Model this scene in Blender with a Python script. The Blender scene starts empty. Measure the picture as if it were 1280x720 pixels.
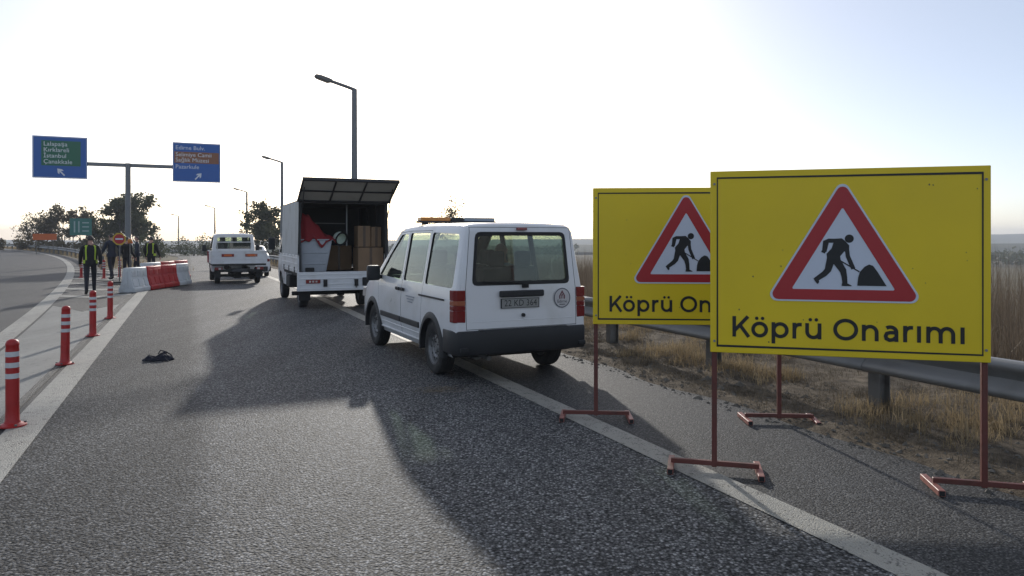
import bpy, bmesh, math, random
import numpy as np
from mathutils import Vector, Matrix, noise
random.seed(7); np.random.seed(7)
R = math.radians
scene = bpy.context.scene
COL = scene.collection

# ------------------------------------------------------------------ camera
F = 910.0; HZ = 297.0; CH = 1.65          # focal length (px of 1280), horizon row, eye height
cam_d = bpy.data.cameras.new('camera'); cam = bpy.data.objects.new('camera', cam_d); COL.objects.link(cam)
cam_d.sensor_width = 36.0; cam_d.lens = F / 1280 * 36
cam_d.shift_y = -(360 - HZ) / 1280
cam.location = (0, 0, CH); cam.rotation_euler = (R(90), 0, 0)
cam_d.clip_start = 0.05; cam_d.clip_end = 9000
scene.camera = cam
# ------------------------------------------------------------------ sky, sun, exposure
SUN_AZ = math.atan2(-0.147, 1.0); SUN_EL = R(18.3)
world = bpy.data.worlds.new('World'); scene.world = world; world.use_nodes = True
wn = world.node_tree; wn.nodes.clear()
sky = wn.nodes.new('ShaderNodeTexSky'); sky.sky_type = 'NISHITA'; sky.sun_disc = False
sky.sun_elevation = SUN_EL; sky.sun_rotation = SUN_AZ
sky.air_density = 0.6; sky.dust_density = 0.9; sky.ozone_density = 0.8
bg = wn.nodes.new('ShaderNodeBackground'); bg.inputs['Strength'].default_value = 0.066
wo = wn.nodes.new('ShaderNodeOutputWorld')
veil = wn.nodes.new('ShaderNodeBackground'); veil.inputs['Color'].default_value = (.92, .97, 1.06, 1); veil.inputs['Strength'].default_value = 0.19   # even pale background added to lift the shade, standing for high haze
asum = wn.nodes.new('ShaderNodeAddShader')
wn.links.new(sky.outputs[0], bg.inputs[0]); wn.links.new(bg.outputs[0], asum.inputs[0]); wn.links.new(veil.outputs[0], asum.inputs[1]); wn.links.new(asum.outputs[0], wo.inputs[0])
sun_d = bpy.data.lights.new('sun', 'SUN'); sun = bpy.data.objects.new('sun', sun_d); COL.objects.link(sun)
sun_d.energy = 2.0; sun_d.angle = R(1.2); sun_d.color = (1.0, 0.95, 0.87)
sdir = Vector((math.sin(SUN_AZ) * math.cos(SUN_EL), math.cos(SUN_AZ) * math.cos(SUN_EL), math.sin(SUN_EL)))
sun.rotation_euler = sdir.to_track_quat('Z', 'Y').to_euler(); sun.location = (0, 0, 60)
vs = scene.view_settings; vs.view_transform = 'Standard'; vs.look = 'None'; vs.gamma = 1.0
vs.use_curve_mapping = False; vs.exposure = 0.68
scene.cycles.max_bounces = 8; scene.cycles.transparent_max_bounces = 16

# ------------------------------------------------------------------ coordinates
RD = Vector((-0.405, 0.914, 0)).normalized()     # along the carriageway
RN = Vector((RD.y, -RD.x, 0))                    # to its right
ROAD_ANG = math.atan2(-RD.x, RD.y)
def px(x, y, h=0.0):
    z = F * (CH - h) / (y - HZ)
    return Vector(((x - 640) / F * z, z, h))
def at(x, Z, h=0.0): return Vector(((x - 640) / F * Z, Z, h))
def lft(s):                                       # right edge line of the road that leaves to the left
    d = max(0, s - 14); return -2.75 + 0.06 * (14 - s if s < 14 else 0) * 0.8 - 0.06 * d - 0.0012 * d * d
def crv(s): d = max(0, s - 100); return -0.00125 * d * d
def sm(a, b, x):
    u = min(1, max(0, (x - a) / (b - a))); return u * u * (3 - 2 * u)
def gz(s, t):
    drop = -max(0, s - 25) * 0.0125
    if s > 220: drop = -195 * 0.0125
    l = lft(s)
    return drop * sm(0, 1, (t - l) / (-1.2 - l))
def st(s, t, z=0.0): 
    p = RD * s + RN * t; return Vector((p.x, p.y, z + gz(s, t)))
def to_st(p): return p.x * RD.x + p.y * RD.y, p.x * RN.x + p.y * RN.y

# ------------------------------------------------------------------ materials
MATS = {}
def nodes_of(name):
    m = bpy.data.materials.new(name); m.use_nodes = True
    nt = m.node_tree; b = nt.nodes['Principled BSDF']; return m, nt, b
def mat(name, col, rough=0.5, metal=0.0, var=0.12, scale=6.0, bump=0.0, bscale=40.0, dirt=None, coat=0.0, spec=0.5, trans=0.0):
    if name in MATS: return MATS[name]
    m, nt, b = nodes_of(name); N = nt.nodes; L = nt.links
    tc = N.new('ShaderNodeTexCoord')
    nz = N.new('ShaderNodeTexNoise'); nz.inputs['Scale'].default_value = scale; nz.inputs['Detail'].default_value = 6
    L.new(tc.outputs['Object'], nz.inputs['Vector'])
    rp = N.new('ShaderNodeValToRGB')
    rp.color_ramp.elements[0].position = 0.3; rp.color_ramp.elements[1].position = 0.7
    c = Vector(col)
    d = Vector(dirt) if dirt else c * (1 - 2 * var)
    rp.color_ramp.elements[0].color = (*d, 1) if dirt else (*(c * (1 - var)), 1)
    rp.color_ramp.elements[1].color = (*c, 1)
    if dirt: rp.color_ramp.elements[0].position = 0.22; rp.color_ramp.elements[1].position = 0.5
    L.new(nz.outputs['Fac'], rp.inputs['Fac']); L.new(rp.outputs['Color'], b.inputs['Base Color'])
    mr = N.new('ShaderNodeMapRange'); mr.inputs['To Min'].default_value = max(0.02, rough - 0.1); mr.inputs['To Max'].default_value = min(1, rough + 0.1)
    L.new(nz.outputs['Fac'], mr.inputs['Value']); L.new(mr.outputs['Result'], b.inputs['Roughness'])
    b.inputs['Metallic'].default_value = metal; b.inputs['Specular IOR Level'].default_value = spec
    b.inputs['Coat Weight'].default_value = coat
    if trans:
        tr = N.new('ShaderNodeBsdfTranslucent'); L.new(rp.outputs['Color'], tr.inputs['Color'])
        mx = N.new('ShaderNodeMixShader'); mx.inputs[0].default_value = trans
        L.new(b.outputs[0], mx.inputs[1]); L.new(tr.outputs[0], mx.inputs[2])
        L.new(mx.outputs[0], N['Material Output'].inputs['Surface'])
    if bump:
        n2 = N.new('ShaderNodeTexNoise'); n2.inputs['Scale'].default_value = bscale; n2.inputs['Detail'].default_value = 5
        L.new(tc.outputs['Object'], n2.inputs['Vector'])
        bp = N.new('ShaderNodeBump'); bp.inputs['Strength'].default_value = bump; bp.inputs['Distance'].default_value = 0.02
        L.new(n2.outputs['Fac'], bp.inputs['Height']); L.new(bp.outputs[0], b.inputs['Normal'])
    MATS[name] = m; return m

def asphalt_mat(name, dark, light, chip=95.0, spec=.25, tone=1.0, strip=True, rough=0.5, paint=None, wear=0.5, bumpk=1.0):
    """coarse chip-seal asphalt; with paint: worn road paint over the same chips"""
    m, nt, b = nodes_of(name); N = nt.nodes; L = nt.links
    geo = N.new('ShaderNodeNewGeometry')
    vo = N.new('ShaderNodeTexVoronoi'); vo.inputs['Scale'].default_value = chip; L.new(geo.outputs['Position'], vo.inputs['Vector'])
    sep = N.new('ShaderNodeSeparateColor'); L.new(vo.outputs['Color'], sep.inputs[0])
    rp = N.new('ShaderNodeValToRGB'); e = rp.color_ramp.elements
    e[0].position = 0.0; e[0].color = (*[dark * k for k in (1, 1, 1.03)], 1)
    e[1].position = 1.0; e[1].color = (*[light * k for k in (1.01, 1, .98)], 1)
    e2 = rp.color_ramp.elements.new(0.7); mm = dark * .55 + light * .45; e2.color = (mm, mm, mm, 1)
    L.new(sep.outputs[0], rp.inputs['Fac'])
    gap = N.new('ShaderNodeMapRange'); gap.inputs['From Min'].default_value = 0.25; gap.inputs['From Max'].default_value = 0.7
    gap.inputs['To Min'].default_value = 1.0; gap.inputs['To Max'].default_value = 0.3
    L.new(vo.outputs['Distance'], gap.inputs['Value'])
    mul = N.new('ShaderNodeMix'); mul.data_type = 'RGBA'; mul.blend_type = 'MULTIPLY'; mul.inputs['Factor'].default_value = 1
    L.new(rp.outputs['Color'], mul.inputs['A']); L.new(gap.outputs['Result'], mul.inputs['B'])
    pn = N.new('ShaderNodeTexNoise'); pn.inputs['Scale'].default_value = chip * .75; pn.inputs['Detail'].default_value = 3; L.new(geo.outputs['Position'], pn.inputs['Vector'])
    pr_ = N.new('ShaderNodeMapRange'); pr_.inputs['From Min'].default_value = .38; pr_.inputs['From Max'].default_value = .50; pr_.inputs['To Min'].default_value = .32; pr_.inputs['To Max'].default_value = 1.12
    L.new(pn.outputs['Fac'], pr_.inputs['Value'])
    mp_ = N.new('ShaderNodeMix'); mp_.data_type = 'RGBA'; mp_.blend_type = 'MULTIPLY'; mp_.inputs['Factor'].default_value = 1
    L.new(mul.outputs['Result'], mp_.inputs['A']); L.new(pr_.outputs['Result'], mp_.inputs['B']); mul = mp_
    # large patches
    n1 = N.new('ShaderNodeTexNoise'); n1.inputs['Scale'].default_value = 0.7; n1.inputs['Detail'].default_value = 5
    mp1 = N.new('ShaderNodeMapping'); mp1.vector_type = 'POINT'; mp1.inputs['Rotation'].default_value = (0, 0, -ROAD_ANG); mp1.inputs['Scale'].default_value = (2.2, .35, 1)
    L.new(geo.outputs['Position'], mp1.inputs['Vector']); L.new(mp1.outputs[0], n1.inputs['Vector'])
    r1 = N.new('ShaderNodeMapRange'); r1.inputs['From Min'].default_value = 0.3; r1.inputs['From Max'].default_value = 0.7
    r1.inputs['To Min'].default_value = 0.72 * tone; r1.inputs['To Max'].default_value = 1.18 * tone
    L.new(n1.outputs['Fac'], r1.inputs['Value'])
    mul2 = N.new('ShaderNodeMix'); mul2.data_type = 'RGBA'; mul2.blend_type = 'MULTIPLY'; mul2.inputs['Factor'].default_value = 1
    L.new(mul.outputs['Result'], mul2.inputs['A']); L.new(r1.outputs['Result'], mul2.inputs['B'])
    col = mul2.outputs['Result']
    if strip:                                     # the worn wheel path begins at a seam along the lane
        dt = N.new('ShaderNodeVectorMath'); dt.operation = 'DOT_PRODUCT'; dt.inputs[1].default_value = tuple(RN)
        L.new(geo.outputs['Position'], dt.inputs[0])
        n3 = N.new('ShaderNodeTexNoise'); n3.inputs['Scale'].default_value = 1.6; n3.inputs['Detail'].default_value = 4; L.new(geo.outputs['Position'], n3.inputs['Vector'])
        ma = N.new('ShaderNodeMath'); ma.operation = 'MULTIPLY_ADD'; ma.inputs[1].default_value = 0.35
        L.new(n3.outputs['Fac'], ma.inputs[0]); L.new(dt.outputs['Value'], ma.inputs[2])
        r2 = N.new('ShaderNodeMapRange'); r2.inputs['From Min'].default_value = 0.16; r2.inputs['From Max'].default_value = 0.38
        r2.inputs['To Min'].default_value = 0.66; r2.inputs['To Max'].default_value = 1.0
        L.new(ma.outputs[0], r2.inputs['Value'])
        mul3 = N.new('ShaderNodeMix'); mul3.data_type = 'RGBA'; mul3.blend_type = 'MULTIPLY'; mul3.inputs['Factor'].default_value = 1
        L.new(col, mul3.inputs['A']); L.new(r2.outputs['Result'], mul3.inputs['B']); col = mul3.outputs['Result']
        rr = N.new('ShaderNodeMapRange'); rr.inputs['From Min'].default_value = 0.66; rr.inputs['From Max'].default_value = 1
        rr.inputs['To Min'].default_value = min(1, rough + .06); rr.inputs['To Max'].default_value = rough
        L.new(r2.outputs['Result'], rr.inputs['Value']); L.new(rr.outputs['Result'], b.inputs['Roughness'])
    else: b.inputs['Roughness'].default_value = rough
    if paint:
        n4 = N.new('ShaderNodeTexNoise'); n4.inputs['Scale'].default_value = 9; n4.inputs['Detail'].default_value = 8; n4.inputs['Roughness'].default_value = 0.7
        L.new(geo.outputs['Position'], n4.inputs['Vector'])
        add = N.new('ShaderNodeMath'); add.operation = 'MULTIPLY_ADD'; add.inputs[1].default_value = 0.35
        L.new(sep.outputs[1], add.inputs[0]); L.new(n4.outputs['Fac'], add.inputs[2])
        th = N.new('ShaderNodeMapRange'); th.inputs['From Min'].default_value = wear + .25; th.inputs['From Max'].default_value = wear + .42
        th.inputs['To Min'].default_value = 0; th.inputs['To Max'].default_value = 0.8
        L.new(add.outputs[0], th.inputs['Value'])
        mp = N.new('ShaderNodeMix'); mp.data_type = 'RGBA'; L.new(th.outputs['Result'], mp.inputs['Factor'])
        mp.inputs['A'].default_value = (*paint, 1); L.new(col, mp.inputs['B'])
        m5 = N.new('ShaderNodeMix'); m5.data_type = 'RGBA'; m5.blend_type = 'MULTIPLY'; m5.inputs['Factor'].default_value = 0.7
        L.new(mp.outputs['Result'], m5.inputs['A']); L.new(r1.outputs['Result'], m5.inputs['B'])
        col = m5.outputs['Result']
    L.new(col, b.inputs['Base Color'])
    inv = N.new('ShaderNodeMath'); inv.operation = 'SUBTRACT'; inv.inputs[0].default_value = 1; L.new(vo.outputs['Distance'], inv.inputs[1])
    hh = N.new('ShaderNodeMath'); hh.operation = 'MULTIPLY_ADD'; hh.inputs[1].default_value = 0.7
    L.new(sep.outputs[2], hh.inputs[0]); L.new(inv.outputs[0], hh.inputs[2])
    b.inputs['Specular IOR Level'].default_value = spec
    bp = N.new('ShaderNodeBump'); bp.inputs['Strength'].default_value = 0.9 * bumpk; bp.inputs['Distance'].default_value = 0.012
    L.new(hh.outputs[0], bp.inputs['Height']); L.new(bp.outputs[0], b.inputs['Normal'])
    MATS[name] = m; return m

def dirt_mat(name, cols, scale=3.0, bump=0.5):
    m, nt, b = nodes_of(name); N = nt.nodes; L = nt.links
    geo = N.new('ShaderNodeNewGeometry')
    n1 = N.new('ShaderNodeTexNoise'); n1.inputs['Scale'].default_value = scale; n1.inputs['Detail'].default_value = 10; n1.inputs['Roughness'].default_value = .7
    L.new(geo.outputs['Position'], n1.inputs['Vector'])
    rp = N.new('ShaderNodeValToRGB'); e = rp.color_ramp.elements
    e[0].position = .3; e[0].color = (*cols[0], 1); e[1].position = .72; e[1].color = (*cols[-1], 1)
    for i, c in enumerate(cols[1:-1]):
        q = e.new(.3 + .42 * (i + 1) / (len(cols) - 1)); q.color = (*c, 1)
    L.new(n1.outputs['Fac'], rp.inputs['Fac']); L.new(rp.outputs['Color'], b.inputs['Base Color'])
    n2 = N.new('ShaderNodeTexNoise'); n2.inputs['Scale'].default_value = scale * 14; n2.inputs['Detail'].default_value = 6; L.new(geo.outputs['Position'], n2.inputs['Vector'])
    bp = N.new('ShaderNodeBump'); bp.inputs['Strength'].default_value = bump; bp.inputs['Distance'].default_value = .03
    L.new(n2.outputs['Fac'], bp.inputs['Height']); L.new(bp.outputs[0], b.inputs['Normal'])
    b.inputs['Roughness'].default_value = .95; b.inputs['Specular IOR Level'].default_value = .15
    MATS[name] = m; return m

def leafy(name, c1, c2, scale=1.2, trans=0.35):
    m, nt, b = nodes_of(name); N = nt.nodes; L = nt.links
    geo = N.new('ShaderNodeNewGeometry')
    n1 = N.new('ShaderNodeTexNoise'); n1.inputs['Scale'].default_value = scale; n1.inputs['Detail'].default_value = 6; L.new(geo.outputs['Position'], n1.inputs['Vector'])
    mx = N.new('ShaderNodeMix'); mx.data_type = 'RGBA'; mx.inputs['A'].default_value = (*c1, 1); mx.inputs['B'].default_value = (*c2, 1)
    r = N.new('ShaderNodeMapRange'); r.inputs['From Min'].default_value = .3; r.inputs['From Max'].default_value = .7
    L.new(n1.outputs['Fac'], r.inputs['Value']); L.new(r.outputs['Result'], mx.inputs['Factor'])
    L.new(mx.outputs['Result'], b.inputs['Base Color']); b.inputs['Roughness'].default_value = .7; b.inputs['Specular IOR Level'].default_value = .25
    tr = N.new('ShaderNodeBsdfTranslucent'); L.new(mx.outputs['Result'], tr.inputs['Color'])
    ms = N.new('ShaderNodeMixShader'); ms.inputs[0].default_value = trans
    L.new(b.outputs[0], ms.inputs[1]); L.new(tr.outputs[0], ms.inputs[2]); L.new(ms.outputs[0], N['Material Output'].inputs['Surface'])
    MATS[name] = m; return m

def glass_mat(name, tint=(.50, .60, .53), refl=1.0):
    m, nt, b = nodes_of(name); N = nt.nodes; L = nt.links
    N.remove(b)
    tr = N.new('ShaderNodeBsdfTransparent'); tr.inputs[0].default_value = (*tint, 1)
    gl = N.new('ShaderNodeBsdfGlossy'); gl.inputs['Roughness'].default_value = .03; gl.inputs[0].default_value = (.95, 1, .97, 1)
    df = N.new('ShaderNodeBsdfDiffuse'); df.inputs[0].default_value = (.35, .36, .33, 1)     # dust film
    geo = N.new('ShaderNodeNewGeometry'); dp = N.new('ShaderNodeVectorMath'); dp.operation = 'DOT_PRODUCT'
    L.new(geo.outputs['Normal'], dp.inputs[0]); L.new(geo.outputs['Incoming'], dp.inputs[1])
    ab = N.new('ShaderNodeMath'); ab.operation = 'ABSOLUTE'; L.new(dp.outputs['Value'], ab.inputs[0])
    om = N.new('ShaderNodeMath'); om.operation = 'SUBTRACT'; om.inputs[0].default_value = 1; L.new(ab.outputs[0], om.inputs[1]); om.use_clamp = True
    pw = N.new('ShaderNodeMath'); pw.operation = 'POWER'; pw.inputs[1].default_value = 5; L.new(om.outputs[0], pw.inputs[0])
    fr = N.new('ShaderNodeMath'); fr.operation = 'MULTIPLY_ADD'; fr.inputs[1].default_value = .93; fr.inputs[2].default_value = .07; L.new(pw.outputs[0], fr.inputs[0])
    tc = N.new('ShaderNodeTexCoord'); nz = N.new('ShaderNodeTexNoise'); nz.inputs['Scale'].default_value = 4; nz.inputs['Detail'].default_value = 7
    L.new(tc.outputs['Object'], nz.inputs['Vector'])
    mr = N.new('ShaderNodeMapRange'); mr.inputs['From Min'].default_value = .35; mr.inputs['From Max'].default_value = .8; mr.inputs['To Min'].default_value = .03; mr.inputs['To Max'].default_value = .14
    L.new(nz.outputs['Fac'], mr.inputs['Value'])
    m0 = N.new('ShaderNodeMixShader'); L.new(mr.outputs['Result'], m0.inputs[0]); L.new(tr.outputs[0], m0.inputs[1]); L.new(df.outputs[0], m0.inputs[2])
    m1 = N.new('ShaderNodeMixShader'); L.new(fr.outputs[0], m1.inputs[0]); L.new(m0.outputs[0], m1.inputs[1]); L.new(gl.outputs[0], m1.inputs[2])
    L.new(m1.outputs[0], N['Material Output'].inputs['Surface'])
    MATS[name] = m; return m

M = {}
M['asphalt'] = asphalt_mat('lane asphalt', .055, .44, chip=60, rough=.7, spec=.14, bumpk=.55)
M['asphalt_old'] = asphalt_mat('shoulder asphalt', .04, .20, chip=85, strip=False, rough=.7, bumpk=.5)
M['asphalt_left'] = asphalt_mat('left road asphalt', .028, .10, chip=140, strip=False, rough=.6, bumpk=.6)
M['paint'] = asphalt_mat('worn white line paint', .03, .12, chip=95, strip=False, rough=.6, paint=(.35, .335, .295), wear=.50, bumpk=.6)
M['paint_gore'] = asphalt_mat('worn pale gore paint', .05, .14, chip=120, strip=False, rough=.65, paint=(.25, .245, .225), wear=.55, bumpk=.5)
M['seam'] = asphalt_mat('dark joint sealer', .008, .022, chip=120, strip=False, rough=.5)
M['dirt'] = dirt_mat('verge soil', [(.045, .036, .027), (.10, .08, .058), (.18, .145, .105), (.30, .24, .17)], 5.0, 1.0)
M['field'] = dirt_mat('dry field', [(.06, .055, .035), (.12, .10, .06), (.17, .14, .085)], .35, .5)
M['hill'] = dirt_mat('far wooded hills', [(.03, .04, .03), (.06, .065, .045), (.10, .095, .06)], .02, .2)
M['straw'] = leafy('dry straw', (.20, .145, .08), (.40, .315, .19), 3.0, .35)
M['reed'] = leafy('dry reeds', (.12, .088, .06), (.24, .185, .125), .8, .22)
M['weed'] = leafy('grey brown dead weeds', (.075, .06, .042), (.22, .18, .125), 4.0, .2)
M['leaf'] = leafy('green grey foliage', (.05, .06, .032), (.10, .105, .055), .5)
M['leaf2'] = leafy('autumn foliage', (.075, .062, .04), (.13, .11, .065), .5)
M['bark'] = mat('bark', (.075, .06, .048), .9, bump=.6, bscale=12, var=.3)
M['white'] = mat('white vehicle paint', (.75, .75, .75), .32, dirt=(.62, .61, .58), scale=2.2, coat=.4)
M['white_dirty'] = mat('dusty white paint', (.68, .68, .68), .45, dirt=(.52, .51, .48), scale=4)
M['plastic'] = mat('dark grey plastic', (.019, .020, .022), .55, var=.2)
M['black'] = mat('black rubber', (.012, .012, .012), .6, var=.3, scale=20)
M['tyre'] = mat('tyre rubber', (.022, .021, .020), .8, dirt=(.06, .055, .048), scale=9, bump=.2, bscale=60)
M['rim'] = mat('steel rim', (.24, .24, .24), .45, metal=.6, dirt=(.10, .095, .085), scale=12)
M['interior'] = mat('interior trim', (.05, .052, .055), .8)
M['seat'] = mat('seat cloth', (.04, .045, .05), .9, bump=.2)
M['glass'] = glass_mat('tinted window glass')
M['red_lens'] = mat('red lamp lens', (.22, .012, .012), .2, coat=.6, var=.2, scale=30)
M['amber'] = mat('amber lens', (.62, .22, .02), .2, coat=.6, var=.2, scale=30)
M['clear'] = mat('pale lamp lens', (.55, .50, .47), .15, coat=.6)
M['blue_lens'] = mat('grey blue lens', (.22, .27, .33), .2, coat=.6)
M['chrome'] = mat('bare metal', (.4, .4, .4), .35, metal=.9)
M['yellow'] = mat('yellow sign sheeting', (.84, .61, .014), .42, var=.10, scale=1.6, spec=.4, bump=.06, bscale=2.5)
M['signred'] = mat('red sign sheeting', (.42, .018, .022), .42, var=.06)
M['signwhite'] = mat('white sign sheeting', (.62, .66, .74), .45, var=.04)
M['ink'] = mat('black sign print', (.012, .012, .012), .5)
M['rust'] = mat('red oxide steel', (.13, .035, .025), .55, dirt=(.09, .035, .025), scale=10, bump=.15)
M['rustpale'] = mat('scraped red oxide steel', (.30, .11, .085), .5, dirt=(.14, .045, .035), scale=14, bump=.15)
M['galv'] = mat('galvanised steel', (.24, .24, .235), .55, metal=.35, dirt=(.15, .145, .135), scale=2.5)
M['galv_dark'] = mat('weathered galvanised post', (.17, .165, .155), .6, metal=.3, dirt=(.09, .085, .075), scale=5)
M['pole'] = mat('grey pole paint', (.19, .195, .20), .5, metal=.3)
M['bollard'] = mat('red flexible plastic', (.40, .014, .012), .45, dirt=(.26, .016, .014), scale=8)
M['reflect'] = mat('white reflective band', (.62, .62, .62), .4, var=.1, scale=20)
M['bar_white'] = mat('white barrier plastic', (.68, .69, .69), .5, dirt=(.45, .44, .42), scale=3, trans=.15)
M['bar_red'] = mat('red barrier plastic', (.52, .02, .018), .5, dirt=(.34, .02, .02), scale=3, trans=.15)
M['blue'] = mat('blue sign sheeting', (.006, .10, .40), .4, var=.06, scale=2)
M['green'] = mat('green sign sheeting', (.004, .13, .06), .4, var=.06, scale=2)
M['brown'] = mat('brown sign sheeting', (.26, .09, .03), .4, var=.06)
M['teal'] = mat('teal sign sheeting', (.01, .16, .13), .45)
M['orange'] = mat('orange sign sheeting', (.62, .12, .012), .45)
M['text'] = mat('white sign lettering', (.75, .77, .8), .4)
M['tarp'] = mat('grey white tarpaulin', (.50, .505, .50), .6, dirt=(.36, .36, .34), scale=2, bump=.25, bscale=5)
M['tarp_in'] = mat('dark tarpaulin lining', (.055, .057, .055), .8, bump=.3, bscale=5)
M['flap'] = mat('translucent flap sheet', (.20, .20, .185), .7, trans=.10, var=.1)
M['frame'] = mat('dark steel frame', (.03, .03, .032), .5, metal=.3)
M['carton'] = mat('brown cardboard', (.26, .165, .095), .85, var=.15, scale=4)
M['tape'] = mat('brown tape', (.10, .06, .035), .4)
M['redcloth'] = mat('red cloth', (.24, .010, .015), .8, bump=.3)
M['tub'] = mat('pale grey plastic', (.38, .40, .43), .5)
M['hivis'] = mat('fluorescent yellow fabric', (.42, .56, .04), .7)
M['navy'] = mat('navy jacket', (.022, .028, .046), .8, bump=.2, var=.3)
M['blackcloth'] = mat('black jacket', (.010, .010, .012), .8, bump=.2, var=.3)
M['trouser'] = mat('dark trousers', (.018, .018, .028), .85, bump=.2, var=.3)
M['skin'] = mat('skin', (.48, .27, .20), .55, var=.08)
M['hair'] = mat('grey dark hair', (.06, .05, .045), .7, var=.3, scale=60)
M['shoe'] = mat('dark shoes', (.015, .014, .013), .5)
M['chassis'] = mat('dirty chassis', (.02, .019, .018), .8)
M['conc'] = mat('concrete parapet', (.26, .26, .24), .85, bump=.3, dirt=(.17, .17, .155))

# ------------------------------------------------------------------ mesh helpers
class MB:
    def __init__(s): s.v = []; s.f = []; s.m = []
    def add(s, vs_, fs, mi=0):
        o = len(s.v); s.v += [tuple(v) for v in vs_]
        for f in fs: s.f.append([i + o for i in f]); s.m.append(mi)
    def box(s, c, d, rot=None, mi=0):
        x, y, z = [k / 2 for k in d]
        vs_ = [Vector((a * x, b * y, cc * z)) for a in (-1, 1) for b in (-1, 1) for cc in (-1, 1)]
        if rot is not None: vs_ = [rot @ v for v in vs_]
        c = Vector(c)
        s.add([v + c for v in vs_], [(0, 1, 3, 2), (4, 6, 7, 5), (0, 4, 5, 1), (2, 3, 7, 6), (0, 2, 6, 4), (1, 5, 7, 3)], mi); return s
    def prism(s, poly, axis, a, b, mi=0):
        n = len(poly)
        def P(u, v, w): return {'x': (w, u, v), 'y': (u, w, v), 'z': (u, v, w)}[axis]
        vs_ = [P(u, v, a) for u, v in poly] + [P(u, v, b) for u, v in poly]
        fs = [list(range(n)), list(range(2 * n - 1, n - 1, -1))] + [(i, i + n, (i + 1) % n + n, (i + 1) % n) for i in range(n)]
        s.add(vs_, fs, mi); return s
    def cyl(s, p0, p1, r0, r1=None, seg=12, caps=True, mi=0):
        r1 = r0 if r1 is None else r1; p0 = Vector(p0); p1 = Vector(p1); d = (p1 - p0).normalized()
        u = d.orthogonal().normalized(); w = d.cross(u)
        vs_ = []
        for p, r in ((p0, r0), (p1, r1)):
            for i in range(seg):
                a = 2 * math.pi * i / seg; vs_.append(p + (u * math.cos(a) + w * math.sin(a)) * r)
        fs = [(i, (i + 1) % seg, (i + 1) % seg + seg, i + seg) for i in range(seg)]
        if caps: fs += [list(range(seg - 1, -1, -1)), list(range(seg, 2 * seg))]
        s.add(vs_, fs, mi); return s
    def tube(s, path, r, seg=8, mi=0, caps=True):
        path = [Vector(p) for p in path]; n = len(path); rs = r if isinstance(r, (list, tuple)) else [r] * n
        vs_ = []; u = None
        for i, p in enumerate(path):
            d = (path[min(i + 1, n - 1)] - path[max(i - 1, 0)])
            d = d.normalized() if d.length > 1e-9 else Vector((0, 0, 1))
            if u is None: u = d.orthogonal().normalized()
            u = (u - d * u.dot(d)); u = u.normalized() if u.length > 1e-6 else d.orthogonal().normalized()
            w = d.cross(u)
            for k in range(seg):
                a = 2 * math.pi * k / seg; vs_.append(p + (u * math.cos(a) + w * math.sin(a)) * rs[i])
        fs = [(i * seg + k, i * seg + (k + 1) % seg, (i + 1) * seg + (k + 1) % seg, (i + 1) * seg + k) for i in range(n - 1) for k in range(seg)]
        if caps: fs += [list(range(seg - 1, -1, -1)), list(range((n - 1) * seg, n * seg))]
        s.add(vs_, fs, mi); return s
    def lathe(s, prof, seg=24, axis='z', c=(0, 0, 0), mi=0):
        n = len(prof); vs_ = []
        for i in range(seg):
            a = 2 * math.pi * i / seg
            for r, h in prof:
                q = {'z': (r * math.cos(a), r * math.sin(a), h), 'x': (h, r * math.cos(a), r * math.sin(a)), 'y': (r * math.cos(a), h, r * math.sin(a))}[axis]
                vs_.append((q[0] + c[0], q[1] + c[1], q[2] + c[2]))
        fs = [(i * n + k, ((i + 1) % seg) * n + k, ((i + 1) % seg) * n + k + 1, i * n + k + 1) for i in range(seg) for k in range(n - 1)]
        s.add(vs_, fs, mi); return s
    def strip(s, path, w, closed=False, d=0.0, mi=0):
        """flat ribbon in the x-z plane facing -y"""
        n = len(path); L_, Rr = [], []
        for i, (x, y) in enumerate(path):
            if closed: a, b = path[i - 1], path[(i + 1) % n]
            else: a, b = path[max(i - 1, 0)], path[min(i + 1, n - 1)]
            dx, dy = b[0] - a[0], b[1] - a[1]; l = math.hypot(dx, dy) or 1
            k = 1.0
            if 0 < i < n - 1 or closed:
                p, q = path[i - 1], path[(i + 1) % n]
                d1 = (x - p[0], y - p[1]); l1 = math.hypot(*d1) or 1
                c = (d1[0] * dx + d1[1] * dy) / l1 / l; k = 1 / max(.5, abs(c))
            ww = (w[i] if isinstance(w, (list, tuple)) else w) / 2 * k
            nx, ny = -dy / l * ww, dx / l * ww
            L_.append((x + nx, -d, y + ny)); Rr.append((x - nx, -d, y - ny))
        m_ = n if closed else n - 1
        s.add(L_ + Rr, [(i, (i + 1) % n, (i + 1) % n + n, i + n) for i in range(m_)], mi); return s
    def flat(s, poly, d, mi=0):
        s.add([(u, -d, v) for u, v in poly], [list(range(len(poly)))], mi); return s
    def mesh(s, name, mats, smooth=None, bevel=0.0, bseg=2, recalc=True):
        me = bpy.data.meshes.new(name); me.from_pydata(s.v, [], s.f); 
        for m_ in (mats if isinstance(mats, (list, tuple)) else [mats]): me.materials.append(m_)
        if len(set(s.m)) > 1: me.polygons.foreach_set('material_index', s.m)
        if recalc or bevel:
            bm = bmesh.new(); bm.from_mesh(me)
            bmesh.ops.recalc_face_normals(bm, faces=bm.faces)
            if bevel:
                es = [e for e in bm.edges if len(e.link_faces) == 2 and e.calc_face_angle(0) > .5]
                bmesh.ops.bevel(bm, geom=es, offset=bevel, segments=bseg, profile=.5, affect='EDGES', clamp_overlap=True)
            bm.to_mesh(me); bm.free()
        if smooth is not None: shade(me, smooth)
        return me
    def build(s, name, mats, parent=None, smooth=None, bevel=0.0, bseg=2, recalc=True, loc=None, rot=None):
        return obj(name, s.mesh(name, mats, smooth, bevel, bseg, recalc), parent, loc, rot)
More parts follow.
